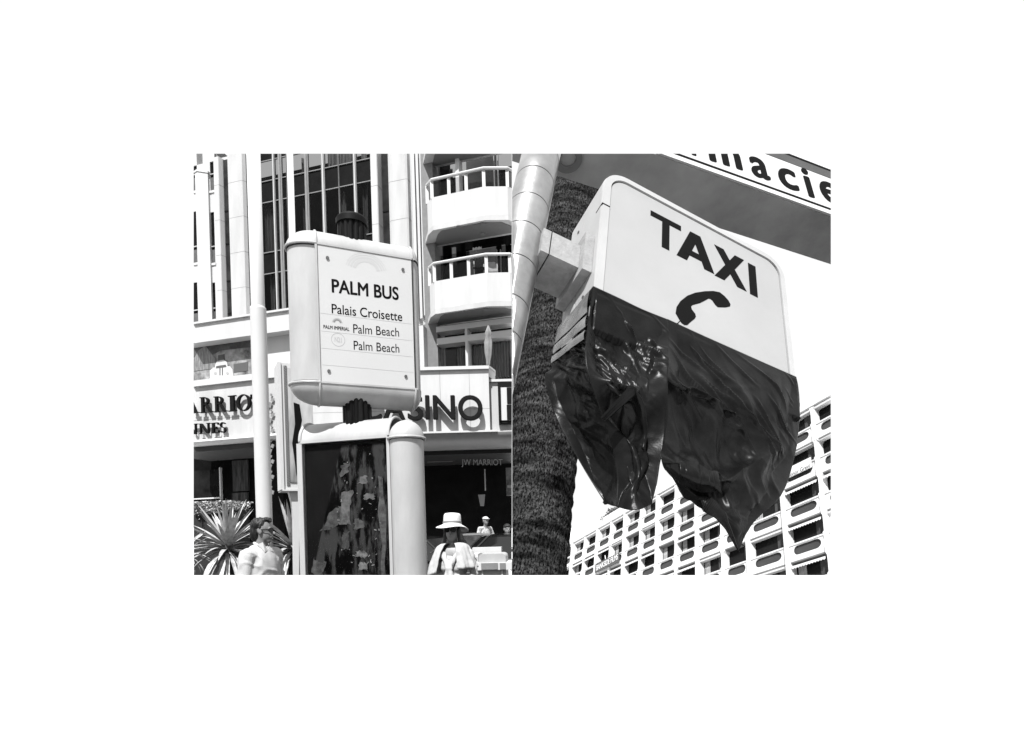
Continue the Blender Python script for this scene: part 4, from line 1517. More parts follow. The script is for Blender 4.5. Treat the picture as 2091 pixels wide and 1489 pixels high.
# ================================================================== CARS AND STREET CLUTTER
def car(px, d, yaw, paint, label, scale=1.0):
    q = Lpt(px, 1080, d)
    base = ML @ Matrix.Translation((q.x, d, -1.6)) @ Matrix.Rotation(math.radians(yaw), 4, 'Z') @ Matrix.Scale(scale, 4)
    root = thing('car', label, 'car', base.translation, 'cars parked before the hotel entrance')
    # front of the car is -y
    def sect(y):
        pass
    st = [(-2.05, .86, .34, .60, .60), (-1.95, .88, .26, .70, .72), (-1.2, .90, .24, .80, .86), (-.72, .90, .24, .86, .92), (.9, .90, .24, .88, .94), (1.75, .88, .26, .86, .92), (2.05, .82, .36, .70, .78)]
    mb = MB()
    ring = []
    for (y, hw, z0, z1, z2) in st:
        pr = [(-hw * .82, z0), (-hw, z0 + .12), (-hw, z1 - .1), (-hw * .93, z1), (-hw * .5, z2), (0, z2 + .02), (hw * .5, z2), (hw * .93, z1), (hw, z1 - .1), (hw, z0 + .12), (hw * .82, z0)]
        ring.append(len(mb.v))
        mb.v += [base @ Vector((x, y, z)) for x, z in pr]
    for a, b in zip(ring[:-1], ring[1:]):
        for k in range(10):
            mb.f.append([a + k, a + k + 1, b + k + 1, b + k])
        mb.f.append([a + 10, a, b, b + 10])
    mb.f.append([ring[0] + k for k in range(11)][::-1])
    mb.f.append([ring[-1] + k for k in range(11)])
    body = mb.build('body', paint, root, 'all')
    # cabin: roof on pillars with glass
    lo = [(-.78, -.72, .93), (.78, -.72, .93), (.76, 1.45, .95), (-.76, 1.45, .95)]
    hi = [(-.60, -.05, 1.40), (.60, -.05, 1.40), (.58, .95, 1.40), (-.58, .95, 1.40)]
    def quad(p, name, m_, parent, off=0.0):
        q_ = MB()
        q_.v += [base @ Vector(a) for a in p]
        c = sum((Vector(a) for a in p), Vector()) / len(p)
        q_.v += [base @ (Vector(a) * .985 + c * .015 - Vector((0, 0, .02))) for a in p]
        n = len(p)
        q_.f += [list(range(n)), list(range(2 * n - 1, n - 1, -1))] + [[i, n + i, n + (i + 1) % n, (i + 1) % n] for i in range(n)]
        return q_.build(name, m_, parent)
    gm = mat('car_glass', .015, .06, spec=.6)
    quad([lo[0], lo[1], hi[1], hi[0]], 'windscreen', gm, root)
    quad([lo[2], lo[3], hi[3], hi[2]], 'rear_window', gm, root)
    quad([lo[1], lo[2], hi[2], hi[1]], 'side_window', gm, root)
    quad([lo[3], lo[0], hi[0], hi[3]], 'side_window', gm, root)
    rf = MB()
    rf.grid(lambda s, t: tuple(base @ Vector(((s - .5) * 1.22 * (1 - .03 * t), -.07 + t * 1.05, 1.395 + .055 * (1 - (2 * s - 1) ** 2) * (1 - (2 * t - 1) ** 4)))), 8, 8)
    rf.build('roof', paint, root, 'all')
    for a, b in zip(lo, hi):
        MB().tube([tuple(base @ Vector(a)), tuple(base @ Vector(b))], .022, 8).build('pillar', paint, root, True)
    chrome = mat('chrome', .7, .12, metal=1.0)
    MB().tube([tuple(base @ Vector(p)) for p in ((-.8, -.74, .94), (0, -.78, .95), (.8, -.74, .94))], .018, 8).build('screen_trim', chrome, root)
    for s in (-1, 1):
        MB().tube([tuple(base @ Vector(p)) for p in ((s * .9, -1.7, .68), (s * .915, 0, .72), (s * .9, 1.7, .70))], .014, 6).build('side_trim', chrome, root)
        for y in (-1.3, 1.3):
            wv = [tuple(base @ Vector((s * .74, y, .31))), tuple(base @ Vector((s * .93, y, .31)))]
            t = MB().tube(wv, .31, 24).build('wheel', mat('tyre', .02, .8), root, True)
            MB().tube([tuple(base @ Vector((s * .86, y, .31))), tuple(base @ Vector((s * .937, y, .31)))], .19, 20).build('rim', chrome, t, True)
        q_ = MB().tube([tuple(base @ Vector((s * .62, -1.96, .62))), tuple(base @ Vector((s * .62, -2.075, .60)))], [.13, .10], 18).build('headlight', mat('lamp_glass', .75, .1), root, True)
        b = base @ Vector((s * .98, -.55, .98))
        m = MB().tube([tuple(base @ Vector((s * .85, -.6, .95))), tuple(base @ Vector((s * .93, -.58, 1.0))), tuple(base @ Vector((s * 1.06, -.58, 1.0)))], [.02, .06, .06], 10).build('mirror', paint, root, True)
    MB().tube([tuple(base @ Vector(p)) for p in ((-.84, -2.0, .42), (-.4, -2.12, .42), (.4, -2.12, .42), (.84, -2.0, .42))], .06, 10).build('bumper', chrome, root, True)
    gr = MB()
    for k in range(7):
        gr.tube([tuple(base @ Vector((-.42 + k * .14, -2.06, .5))), tuple(base @ Vector((-.42 + k * .14, -2.03, .68)))], .02, 6)
    gr.build('grille', chrome, root)
    return root


car(968, 15.0, 8, mat('silver_paint', .20, .25, .05, 2, spec=.6), 'silver car facing us behind the woman in the hat')
c2 = car(890, 12.5, 68, mat('black_car_paint', .012, .08, spec=.8), 'black shiny car between the totem and the woman')
c3 = car(1075, 12.6, 100, mat('black_car_paint', .012), 'black car cut off at the right edge of the street')
trim(c3, *LEFT)
trim(c2, *LEFT)


def stand():
    d = 8.6
    f = left_plane(1000, 1140, d, 4)
    root = thing('newspaper_stand', 'white box stand with ledge and grey panels right of the woman', 'stand', f.P(0, -1.6 - f.O.z, 0))
    fr = lambda x0, y0, x1, y1, w0, w1, n, m_, par=root: MB(f).box(*f.rect(x0, y0, x1, y1, w1), w0, w1).build(n, m_, par)
    g = mat('stand_grey', .42, .5, .1, 4)
    # rounded lid
    u0, u1, v0, v1 = f.rect(978, 1131, 1033, 1152, .2)
    pl = [(u0, v0), (u1, v0)] + [(u1 - .06 + .06 * math.cos(a * .262), v1 - .06 + .06 * math.sin(a * .262)) for a in range(7)] + [(u0 + .05 - .05 * math.sin(a * .262), v1 - .05 + .05 * math.cos(a * .262)) for a in range(7)]
    MB(f).prism(pl, -.3, .2).build('lid', g, root)
    fr(962, 1149, 1060, 1164, -.32, .26, 'ledge', M_trim)
    fr(983, 1150, 1017, 1163, .262, .275, 'panel', mat('stand_dark', .2, .5, .1, 4))
    fr(1021, 1150, 1033, 1163, .262, .275, 'panel', mat('stand_dark', .2))
    u0, u1, v0, v1 = f.rect(978, 1164, 1034, 1180, .2)
    MB(f).box(u0, u1, -1.6 - f.O.z, v1 - .002, -.3, .2).build('body', g, root)
    for x in (986, 1026):
        fr(x - 1.2, 1164, x + 1.2, 1200, .2, .23, 'rib', M_trim)
    fr(965, 1118, 1024, 1130, -.5, -.32, 'back_board', M_white2)
    fr(964, 1131, 977, 1149, -.28, .1, 'side_board', M_trim)
    lettering('notice_text', 'EN', f, (967, 1146), (975, 1146), 8, .102, M_print, root, .003, .02)
    trim(root, *LEFT)


stand()

# ================================================================== RIGHT: leaning frame of the taxi rank
UR = Vector((344, F, 2475)).normalized()
HR = -Vector((450 - CX, F, -(1522 - CY)))
HR = (HR - UR * HR.dot(UR)).normalized()
NR = HR.cross(UR)
HK = 1.4357
HOT = Fac(ray(1400, 1100) * 35 * HK, HR, UR, NR)
if NR.dot(HOT.O) > 0:
    HOT = Fac(HOT.O, HR, UR, -NR)


def hotel_block():
    f = HOT
    k = HK
    root = thing('balcony_hotel', 'long white hotel with rows of balconies, slotted parapets and awnings', 'building', f.P(0, -8 * k, -2))
    piers = [-17.5, -13.8, -10.0, -6.35, -2.64, 1.1, 4.9, 7.26, 11.6]
    mids = [-15.6, -11.9, -8.15, -4.48, -.8, 3.08, 9.42]
    xs = sorted(piers + mids)
    rails = [3.1, 1.13, -.9, -2.93, -4.95]
    mw = M_white
    top, bot = 5.0, -6.6
    # roof band and cornice
    MB(f).box(-19 * k, 12.2 * k, 4.28 * k, top * k, -3.4, .12).build('roof_band', mw, root)
    MB(f).box(-19 * k, 12.2 * k, 4.14 * k, 4.275 * k, -3.4, -.1).build('cornice', mw, root)
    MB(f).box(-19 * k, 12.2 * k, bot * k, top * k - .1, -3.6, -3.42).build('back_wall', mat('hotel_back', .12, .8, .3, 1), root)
    # piers
    for s in piers:
        m = MB(f)
        m.vprism([((s - .11) * k, -3.3), ((s - .11) * k, .10), ((s - .05) * k, .30), ((s + .05) * k, .30), ((s + .11) * k, .10), ((s + .11) * k, -3.3)], bot * k, 4.138 * k)
        m.build('pier', mw, root)
    # middle struts: waisted, swelling at every parapet
    for s in mids:
        m = MB(f)
        for r in rails:
            seq = [(-.98, .13), (-.55, .16), (-.2, .11), (.03, .15), (.06, .17), (.14, .085), (.6, .07), (.95, .075), (1.06, .13)]
            pts = [((s - w_) * k, (r + v) * k) for v, w_ in seq] + [((s + w_) * k, (r + v) * k) for v, w_ in reversed(seq)]
            m.prism(pts[::-1], -3.3, .16)
        m.build('strut', mw, root)
    # shared meshes: one unit-wide bay
    def slot_panel():
        bm = bmesh.new()
        W, H = 1.0, .88 * k
        out = [bm.verts.new(p) for p in ((0, -.86 * k, 0), (W, -.86 * k, 0), (W, -.04 * k, 0), (0, -.04 * k, 0))]
        x0, x1, y0, y1 = .13, .86, -.58 * k, -.09 * k
        rx, ry = .13, (y1 - y0) / 2
        hole = []
        for a in range(9):
            t = -math.pi / 2 + math.pi * a / 8
            hole.append(bm.verts.new((x1 - rx + rx * math.cos(t), (y0 + y1) / 2 + ry * math.sin(t), 0)))
        for a in range(9):
            t = math.pi / 2 + math.pi * a / 8
            hole.append(bm.verts.new((x0 + rx + rx * math.cos(t), (y0 + y1) / 2 + ry * math.sin(t), 0)))
        es = [bm.edges.new((out[i], out[(i + 1) % 4])) for i in range(4)] + [bm.edges.new((hole[i], hole[(i + 1) % 18])) for i in range(18)]
        bmesh.ops.triangle_fill(bm, edges=es, use_beauty=True)
        r = bmesh.ops.extrude_face_region(bm, geom=bm.faces[:])
        for e in r['geom']:
            if isinstance(e, bmesh.types.BMVert):
                e.co.z -= .07
        bmesh.ops.recalc_face_normals(bm, faces=bm.faces[:])
        me = bpy.data.meshes.new('parapet')
        bm.to_mesh(me)
        bm.free()
        return me

    def unit(fn, name):
        m = MB()
        fn(m)
        me = bpy.data.meshes.new(name)
        me.from_pydata([tuple(p) for p in m.v], [], m.f)
        return me
    par = slot_panel()
    rail = unit(lambda m: m.box(0, 1, -.045 * k, .03 * k, -.14, .07), 'rail')
    pane = unit(lambda m: m.box(.04, .96, -.64 * k, -.06 * k, -.16, -.14), 'slot_glass')
    slab = unit(lambda m: m.box(0, 1, -.92 * k, -.862 * k, -3.3, -.02), 'floor_slab')
    door = unit(lambda m: m.box(.0, .66, -.86 * k, 1.14 * k, -.62, -.56), 'balcony_door')
    wallp = unit(lambda m: m.box(.66, 1.0, -.86 * k, 1.14 * k, -.66, -.50), 'balcony_wall')

    def aw(m):
        n = 12
        for i in range(n):
            a, b = .05 + .88 * i / n, .05 + .88 * (i + 1) / n
            kx = len(m.v)
            m.v += [Vector(p) for p in ((a, 1.12 * k, -.5), (b, 1.12 * k, -.5), (b, .93 * k, .03), (a, .93 * k, .03), (b, .82 * k, .035), ((a + b) / 2, .77 * k, .035), (a, .82 * k, .035))]
            m.f += [[kx, kx + 3, kx + 2, kx + 1], [kx + 3, kx + 6, kx + 5, kx + 4, kx + 2]]
    awn = unit(aw, 'awning')

    def dr_(m):
        n = 14
        m.grid(lambda s_, t_: (.08 + .22 * s_, (-.86 + 1.95 * t_) * k, -.53 + .02 * math.sin(s_ * 22)), n, 1)
    drape = unit(dr_, 'balcony_curtain')
    M_dp = mat('balcony_drape', .3, .9, .2, 3)
    M_dc = mat('balcony_door_grey', .05, .5, .5, .9, spec=.1)

    def aw2(m):
        m.box(.03, .97, .98 * k, 1.09 * k, -.4, -.06)
    awr = unit(aw2, 'awning_box')
    M_aw = mat('awning_cloth', .55, .85, .06, 6)
    M_ab = mat('awning_box_grey', .5, .6, .05, 3)
    M_sg = mat('slot_glass_grey', .045, .4, .4, .5, spec=.1)
    M_dr = mat('balcony_door_dark', .012, .5, .4, .8, spec=.05)
    rd = random.Random(11)
    for i in range(len(xs) - 1):
        a, b = xs[i] + .05, xs[i + 1] - .05
        for r in rails:
            # skip what the picture does not reach
            if f.uv(1697, 800)[0] / k < a:
                continue
            M = f.M(a * k, r * k, .05) @ Matrix.Diagonal(((b - a) * k, 1, 1, 1))
            p = link('parapet', par, mw, root, False, M)
            link('rail', rail, mw, p, False, M)
            link('slot_glass', pane, M_sg, p, False, M)
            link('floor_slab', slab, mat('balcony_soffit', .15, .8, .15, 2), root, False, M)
            link('balcony_door', door, (M_dr, M_dr, M_dc)[rd.randrange(3)], root, False, M)
            if rd.random() < .45:
                link('balcony_curtain', drape, M_dp, root, False, M)
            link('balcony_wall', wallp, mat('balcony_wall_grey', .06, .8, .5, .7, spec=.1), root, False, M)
            q = rd.random()
            if r < 3 and q < .45:
                link('awning', awn, M_aw, root, False, M)
            elif q < .9:
                link('awning_box', awr, M_ab, root, False, M)
    trim(root, *RIGHT)
    # banners hung on parapets
    bn = thing('film_company_banner', 'dark banner reading BANKSIDE FILMS on a hotel balcony', 'banner', f.P(-8 * k, 1 * k, .3))
    q = [f.uv(x, y, .42) for x, y in ((1215, 1170), (1264, 1144), (1265, 1126), (1216, 1152))]
    u0, u1 = q[0][0], q[1][0]
    v0, v1 = q[0][1], q[3][1]
    MB(f).box(u0, u1, v0, v1, .36, .42).build('cloth', mat('banner_dark', .05, .7, .15, 3), bn)
    lettering('banner_text', 'BANKSIDE FILMS', f, (1218, 1165.5), (1262, 1142), 10.5, .425, M_white, bn, .01, .012, .95)
    for x in (u0 + .6, u0 + 1.9, u0 + 3.2):
        MB(f).tube([(x, v1, .38), (x - .25, v1 + .55, .3)], .05, 6).build('strut', M_white, bn)
    trim(bn, *RIGHT)
    b2 = thing('script_banner', 'pale banner with thin handwriting on a balcony beside the black bag', 'banner', f.P(7 * k, -.6 * k, .3))
    q = [f.uv(x, y, .3) for x, y in ((1608, 977), (1657, 957), (1657, 943))]
    MB(f).box(f.uv(1604, 975, .3)[0], f.uv(1658, 957, .3)[0], q[0][1], q[2][1] + .4, .24, .30).build('cloth', M_white, b2)
    lettering('banner_text', 'leonor Greyl', f, (1609, 976), (1654, 955), 8, .305, mat('script_ink', .06, .6), b2, .01, -.01)
    trim(b2, *RIGHT)
    # roof plant
    rp = thing('roof_plant', 'small dark shrub growing on the edge of the white hotel roof', 'plant', f.P(*f.uv(1238, 1058), -.5))
    u, v = f.uv(1240, 1058)
    m = MB(f)
    rd = random.Random(4)
    for i in range(420):
        cx, cy, sp = ((-.5, .1, .28), (.75, .75, .5))[i % 2]
        p = f.P(u + cx + rd.gauss(0, sp), v + cy * .6 + abs(rd.gauss(0, sp * .6)), -.5 + rd.gauss(0, .3))
        s_ = rd.uniform(.12, .3)
        a = Vector((rd.gauss(0, 1), rd.gauss(0, 1), rd.gauss(0, 1))).normalized()
        b = a.orthogonal().normalized()
        c = a.cross(b)
        kx = len(m.v)
        m.v += [p + b * s_, p + c * s_ * .5, p - b * s_, p - c * s_ * .5]
        m.f.append([kx, kx + 1, kx + 2, kx + 3])
    fo = m.build('foliage', mat('roof_leaf', .05, .7, .5, 4), rp)
    MB(f).tube([(u, v - .3, -.5), (u + .3, v + .4, -.5)], .05, 6).build('stem', M_trouser, rp)


hotel_block()

# taxi sign plane
SD = 2.4
SK = SD / 2.8
TR = Vector((3412, F, -1004))
TR = (TR - UR * TR.dot(UR)).normalized()
NS = TR.cross(UR)
if NS.y > 0:
    NS = -NS
SIG = Fac(ray(1420, 560) * SD, TR, UR, NS)


def rrect(u0, u1, v0, v1, r, n=10, bottom=True):
    p = []
    for (cx, cy, a0) in ((u1 - r, v1 - r, 0), (u0 + r, v1 - r, 90), (u0 + r, v0 + r, 180), (u1 - r, v0 + r, 270)):
        for i in range(n + 1):
            a = math.radians(a0 + 90 * i / n)
            p.append((cx + r * math.cos(a), cy + r * math.sin(a)))
    return p


def stroke_letter(ch, f, u0, u1, v0, v1, w_, dep, m_, parent):
    """heavy grotesque capitals drawn as clean polygons"""
    S_ = {'T': [[(0, .83), (1, .83), (1, 1), (0, 1)], [(.38, 0), (.62, 0), (.62, .83), (.38, .83)]],
          'A': [[(0, 0), (.27, 0), (.62, 1), (.36, 1)], [(.73, 0), (1, 0), (.64, 1), (.38, 1)], [(.2, .2), (.8, .2), (.74, .38), (.26, .38)]],
          'X': [[(0, 0), (.3, 0), (.98, 1), (.68, 1)], [(.7, 0), (1, 0), (.32, 1), (.02, 1)]],
          'I': [[(0, 0), (1, 0), (1, 1), (0, 1)]]}[ch]
    mb = MB(f)
    for i, p in enumerate(S_):
        e = .00025 * i
        mb.prism([(u0 + (u1 - u0) * x, v0 + (v1 - v0) * y) for x, y in p], w_, w_ + dep + e)
    return mb.build('letter', m_, parent)


def taxi_sign():
    f = SIG
    k = SK
    root = thing('taxi_sign', 'large pale rounded taxi sign box with telephone symbol mounted on a pole', 'sign', f.P(0, -1.0 * k, -.1))
    M_box = mat('sign_box_enamel', .42, .4, .06, 6, spec=.3)
    M_tf = mat('taxi_face', .36, .5, .05, 2.2, spec=.2)
    u0, u1, v0, v1, r = -.548 * k, .622 * k, -.62 * k, .449 * k, .13 * k
    dp = .33 * k
    # the case: outer shell, then a flat frame, then the face set slightly back
    bod = rrect(u0, u1, v0, v1, r)
    seam = -.19 * k
    MB(f).prism(bod, seam - .002, -.012).build('case', M_box, root, True)
    MB(f).prism(rrect(u0 + .004, u1 - .004, v0 + .004, v1 - .004, r), seam - .008, seam - .002).build('case_seam', M_black, root)
    MB(f).prism(bod, -dp, seam - .008).build('case', M_box, root, True)
    # frame ring
    m = MB(f)
    inn = rrect(u0 + .042 * k, u1 - .036 * k, v0 + .04 * k, v1 - .036 * k, r * .72)
    n = len(bod)
    o2 = rrect(u0 + .004, u1 - .004, v0 + .004, v1 - .004, r * .98)
    for lst, w_ in ((bod, -.0118), (o2, .0), (inn, .0), (inn, -.011)):
        m.v += [m.pt((a, b, w_)) for a, b in lst]
    for q in range(3):
        for i in range(n):
            j = (i + 1) % n
            m.f.append([q * n + i, q * n + j, (q + 1) * n + j, (q + 1) * n + i])
    fr = m.build('frame', M_box, root)
    MB(f).prism(rrect(u0 + .040 * k, u1 - .034 * k, v0 + .04 * k, v1 - .034 * k, r * .72), -.016, -.0102).build('face_seam', M_black, root)
    face = MB(f).prism(rrect(u0 + .046 * k, u1 - .042 * k, v0 + .04 * k, v1 - .044 * k, r * .70), -.014, -.006).build('face', M_tf, root)
    # joint on the frame and screws on the side
    MB(f).box(u0 - .0008, u0 + .043 * k, .165 * k, .172 * k, -.05, .0012).build('frame_joint', M_black, fr)
    for (dv, dw) in ((.245, -.245), (.07, -.11), (-.35, -.11)):
        q = f.P(u0, dv * k, dw * k)
        MB(f).tube([(u0 - .004, dv * k, dw * k), (u0 + .004, dv * k, dw * k)], .007, 10).build('screw', M_steel, root)
    # lettering
    w_ = -.0055
    for ch, L, R, vb_, vt_ in (('T', (1329, 432), (1391, 462), .084, .309), ('A', (1382, 519), (1459, 559), .079, .306), ('X', (1459.5, 559), (1525, 594), .071, .303), ('I', (1530, 570), (1545.6, 578), .067, .299)):
        uv0, uv1 = f.uv(*L, w_)[0], f.uv(*R, w_)[0]
        stroke_letter(ch, f, uv0, uv1, vb_ * k, vt_ * k, w_, .0008, M_print, face)
    # handset symbol traced on the face
    hs = [(1380, 640), (1382, 627), (1390, 615), (1404, 604), (1420, 598), (1440, 595), (1457, 594.5), (1470, 597), (1480, 605), (1488, 614), (1492, 622), (1491, 626), (1482, 628), (1466, 627.5), (1461, 623),
          (1455, 614), (1451, 611), (1447, 610), (1440, 614), (1430, 619), (1415, 623), (1411.5, 626), (1413, 632), (1420, 641), (1421.5, 647), (1419, 651), (1408, 660), (1404, 664), (1398, 664), (1392, 660), (1388, 654)]
    pl = [f.uv(x, y, w_) for x, y in hs]
    bm = bmesh.new()
    vs = [bm.verts.new((a, b, 0)) for a, b in pl]
    fc = bm.faces.new(vs)
    bmesh.ops.triangulate(bm, faces=[fc])
    rr = bmesh.ops.extrude_face_region(bm, geom=bm.faces[:])
    for e in rr['geom']:
        if isinstance(e, bmesh.types.BMVert):
            e.co.z += .0008
    for v in bm.verts:
        v.co = f.P(v.co.x, v.co.y, w_ + v.co.z)
    bmesh.ops.recalc_face_normals(bm, faces=bm.faces[:])
    me = bpy.data.meshes.new('handset_symbol')
    bm.to_mesh(me)
    bm.free()
    link('handset_symbol', me, M_print, face)
    crack = [f.uv(x, y, w_) for x, y in ((1389, 656), (1386, 658), (1385, 660), (1381, 661), (1379, 663))]
    MB(f).tube([(a, b, w_ + .0005) for a, b in crack], .0016, 5).build('cable_symbol', M_print, face)
    # bracket to the pole
    M_br = mat('bracket_cast', .32, .6, .15, 30, bump=.2, bscale=120, spec=.2)
    m = MB(f)
    fl = [(-.045 * k, -.02 * k), (-.32 * k, -.02 * k), (-.32 * k, -.22 * k), (-.045 * k, -.22 * k)]
    b1, b0 = f.uv(1150, 484, -.085 * k)[1], f.uv(1150, 532, -.085 * k)[1]
    g1, g0 = f.uv(1212, 480, -.045 * k)[1], f.uv(1207, 556, -.045 * k)[1]
    MB(f).box(u0 - .05 * k, u0 - .001, g0, g1, -.315 * k, -.045 * k).build('flange', M_br, root)
    MB(f).box(u0 - .20 * k, u0 - .051 * k, b0, b1, -.29 * k, -.085 * k).build('bracket', M_br, root)
    MB(f).box(u0 - .205 * k, u0 - .201 * k, b0 + .003, b1 - .003, -.287 * k, -.088 * k).build('bracket_seam', M_black, root)
    MB(f).box(f.uv(1092, 500, -.19 * k)[0], u0 - .206 * k, b0, b1, -.29 * k, -.085 * k).build('bracket_arm', M_br, root)


taxi_sign()


def street_pole():
    d = 2.5
    AX = Vector((1487 - CX, F, 1400 + CY)).normalized()
    P0 = SIG.P(*SIG.uv(1062.5, 510, -.19 * SK), -.19 * SK)     # in line with the bracket of the sign
    r = 43.5 * P0.y / F
    root = thing('metal_pole', 'pale banded metal pole holding the taxi sign', 'pole', P0 - AX * 1.2)
    M_p = mat('pole_metal', .46, .33, .18, 9, metal=.75, bump=.08, bscale=50, spec=.4)
    base = P0 - AX * 3.0
    q = P0
    # sections separated by dark seams
    def at(px, py):
        # axis parameter whose projection is nearest to a pixel height
        best, bt = 1e9, 0
        for i in range(-400, 400):
            t = i * .004
            p = P0 + AX * t
            e = abs(CY - p.z / p.y * F - py)
            if e < best:
                best, bt = e, t
        return bt
    cuts = [at(0, y) for y in (240, 330, 378, 432, 489, 556, 634, 700, 770, 860)]
    for a, b in zip(cuts[:-1], cuts[1:]):
        hi, lo = a - .0025, b + .0025
        MB().tube([tuple(P0 + AX * lo), tuple(P0 + AX * hi)], r, 56).build('band', M_p, root, True)
    MB().tube([tuple(P0 + AX * cuts[-1]), tuple(P0 + AX * cuts[0])], r - .004, 40).build('core', M_black, root, True)
    # raised maker's plate
    t0 = (cuts[2] + cuts[3]) / 2
    trim(root, *RIGHT)


street_pole()


def palm():
    d = 5.2
    c0 = ray(1099, 950) * d
    r = 77 * d / F
    root = thing('palm_tree', 'thick rough palm trunk behind the pole and taxi sign', 'tree', c0 - UR * 2.2)
    x = UR.orthogonal().normalized()
    y = UR.cross(x)
    nu, nv = 200, 560
    t0, t1 = -2.3, 5.6
    m = MB()
    for j in range(nv + 1):
        t = t0 + (t1 - t0) * j / nv
        for i in range(nu):
            a = 6.28319 * i / nu
            di = x * math.cos(a) + y * math.sin(a)
            q = Vector((math.cos(a) * 1.0, math.sin(a) * 1.0, t))
            fib = noise.noise(Vector((math.cos(a) * 11, math.sin(a) * 11, t * 3.2)))
            fib2 = noise.noise(Vector((math.cos(a) * 30, math.sin(a) * 30, t * 8)))
            scar = noise.noise(Vector((math.cos(a) * 1.4, math.sin(a) * 1.4, t * 13)))
            rr = r * (1 + .03 * fib + .03 * fib2 + .05 * scar)
            m.v.append(Vector((math.cos(a) * rr, math.sin(a) * rr, t)))
    for j in range(nv):
        for i in range(nu):
            i2 = (i + 1) % nu
            m.f.append([j * nu + i, j * nu + i2, (j + 1) * nu + i2, (j + 1) * nu + i])
    bark = mat('palm_bark', .1, .9, lo=.002, hi=.10, scale=46, stretch=(1.5, 1.5, .7), bump=1.0, bscale=70, detail=12, spec=.03, sharp=.6, band=(3, 3, 13))
    me = bpy.data.meshes.new('trunk')
    me.from_pydata([tuple(p) for p in m.v], [], m.f)
    TM = Matrix((x, y, UR)).transposed().to_4x4()
    TM.translation = c0
    link('trunk', me, bark, root, 'all', TM)
    trim(root, *RIGHT)


palm()


def pharmacy_sign():
    D = 3.7
    k = D / 4.5
    A = Vector((4830 - CX, F, -(1555 - CY))).normalized()
    V = (UR - A * UR.dot(A)).normalized()
    B = A.cross(V)
    if B.y > 0:
        B = -B                       # B points out of the lettered face, towards us
    f = Fac(ray(1533, 380) * D, A, V, B)
    root = thing('pharmacy_sign', 'long box sign with black lettering overhead and grey metal underside', 'sign', f.P(0, 0, -.2))
    M_sf = mat('soffit_metal', .17, .42, lo=.36, hi=.62, scale=2.2, detail=8, bump=.05, bscale=20, spec=.4)
    u0, u1 = -2.6 * k, 1.35 * k
    MB(f).box(u0, u1, 0, 1.0 * k, -.405 * k, -.012).build('case', M_sf, root)
    MB(f).box(u0, u1, .0, .047 * k, -.010, .004).build('edge_trim', M_trim, root)
    MB(f).box(u0, u1, .049 * k, .082 * k, -.010, .002).build('border_line', M_print, root)
    MB(f).box(u0, u1, .084 * k, .50 * k, -.010, .0).build('letter_board', M_face, root)
    MB(f).box(u0, u1, .502 * k, .60 * k, -.010, .002).build('border_band', mat('band_dark', .05, .5, .3, 5), root)
    MB(f).box(u0, u1, .602 * k, .625 * k, -.010, .002).build('border_line', M_print, root)
    MB(f).box(u0, u1, .627 * k, .672 * k, -.010, .004).build('edge_trim', M_trim, root)
    MB(f).box(u0, u1, .674 * k, .99 * k, -.011, -.002).build('upper_board', M_sf, root)
    # letters, each on its own measured place: part of an 'm', then a c i e
    for ch, L, R, h, xh in (('m', (1449.5, 326), (1518, 347), 40, True), ('a', (1537, 356), (1575.5, 368.5), 39, True), ('c', (1595, 379), (1634, 390), 39, True), ('i', (1651, 399.5), (1665.5, 403.5), 40, True), ('e', (1681, 407), (1722, 420), 40, True)):
        lettering('letter', ch, f, L, R, h * .93, .0015, M_print, root, .0008, .032, 1.0, xh)
    lettering('letter', 'r', f, (1412, 314), (1440, 323), 37, .0015, M_print, root, .0008, .03, 1.0, True)
    # socket where the pole enters the underside
    q = Fac(f.P(0, 0, 0), f.U, f.N, -f.V)
    u, w_ = q.uv(1160, 322)
    m = MB(q)
    band_quads(m, u, w_, .05, .09, 0, 6.2832, .001, .02, 28)
    m.build('pole_socket', M_grey, root)
    trim(root, *RIGHT)


pharmacy_sign()


# ================================================================== BLACK PLASTIC OVER THE SIGN
def catmull(p0, p1, p2, p3, t):
    return .5 * ((2 * p1) + (p2 - p0) * t + (2 * p0 - 5 * p1 + 4 * p2 - p3) * t * t + (3 * p1 - p0 - 3 * p2 + p3) * t ** 3)


def spline(pts, s):
    n = len(pts) - 1
    x = min(max(s, 0), 1) * n
    i = min(int(x), n - 1)
    g = lambda j: pts[j] if 0 <= j <= n else (2 * pts[0] - pts[1] if j < 0 else 2 * pts[n] - pts[n - 1])
    return catmull(g(i - 1), g(i), g(i + 1), g(i + 2), x - i)


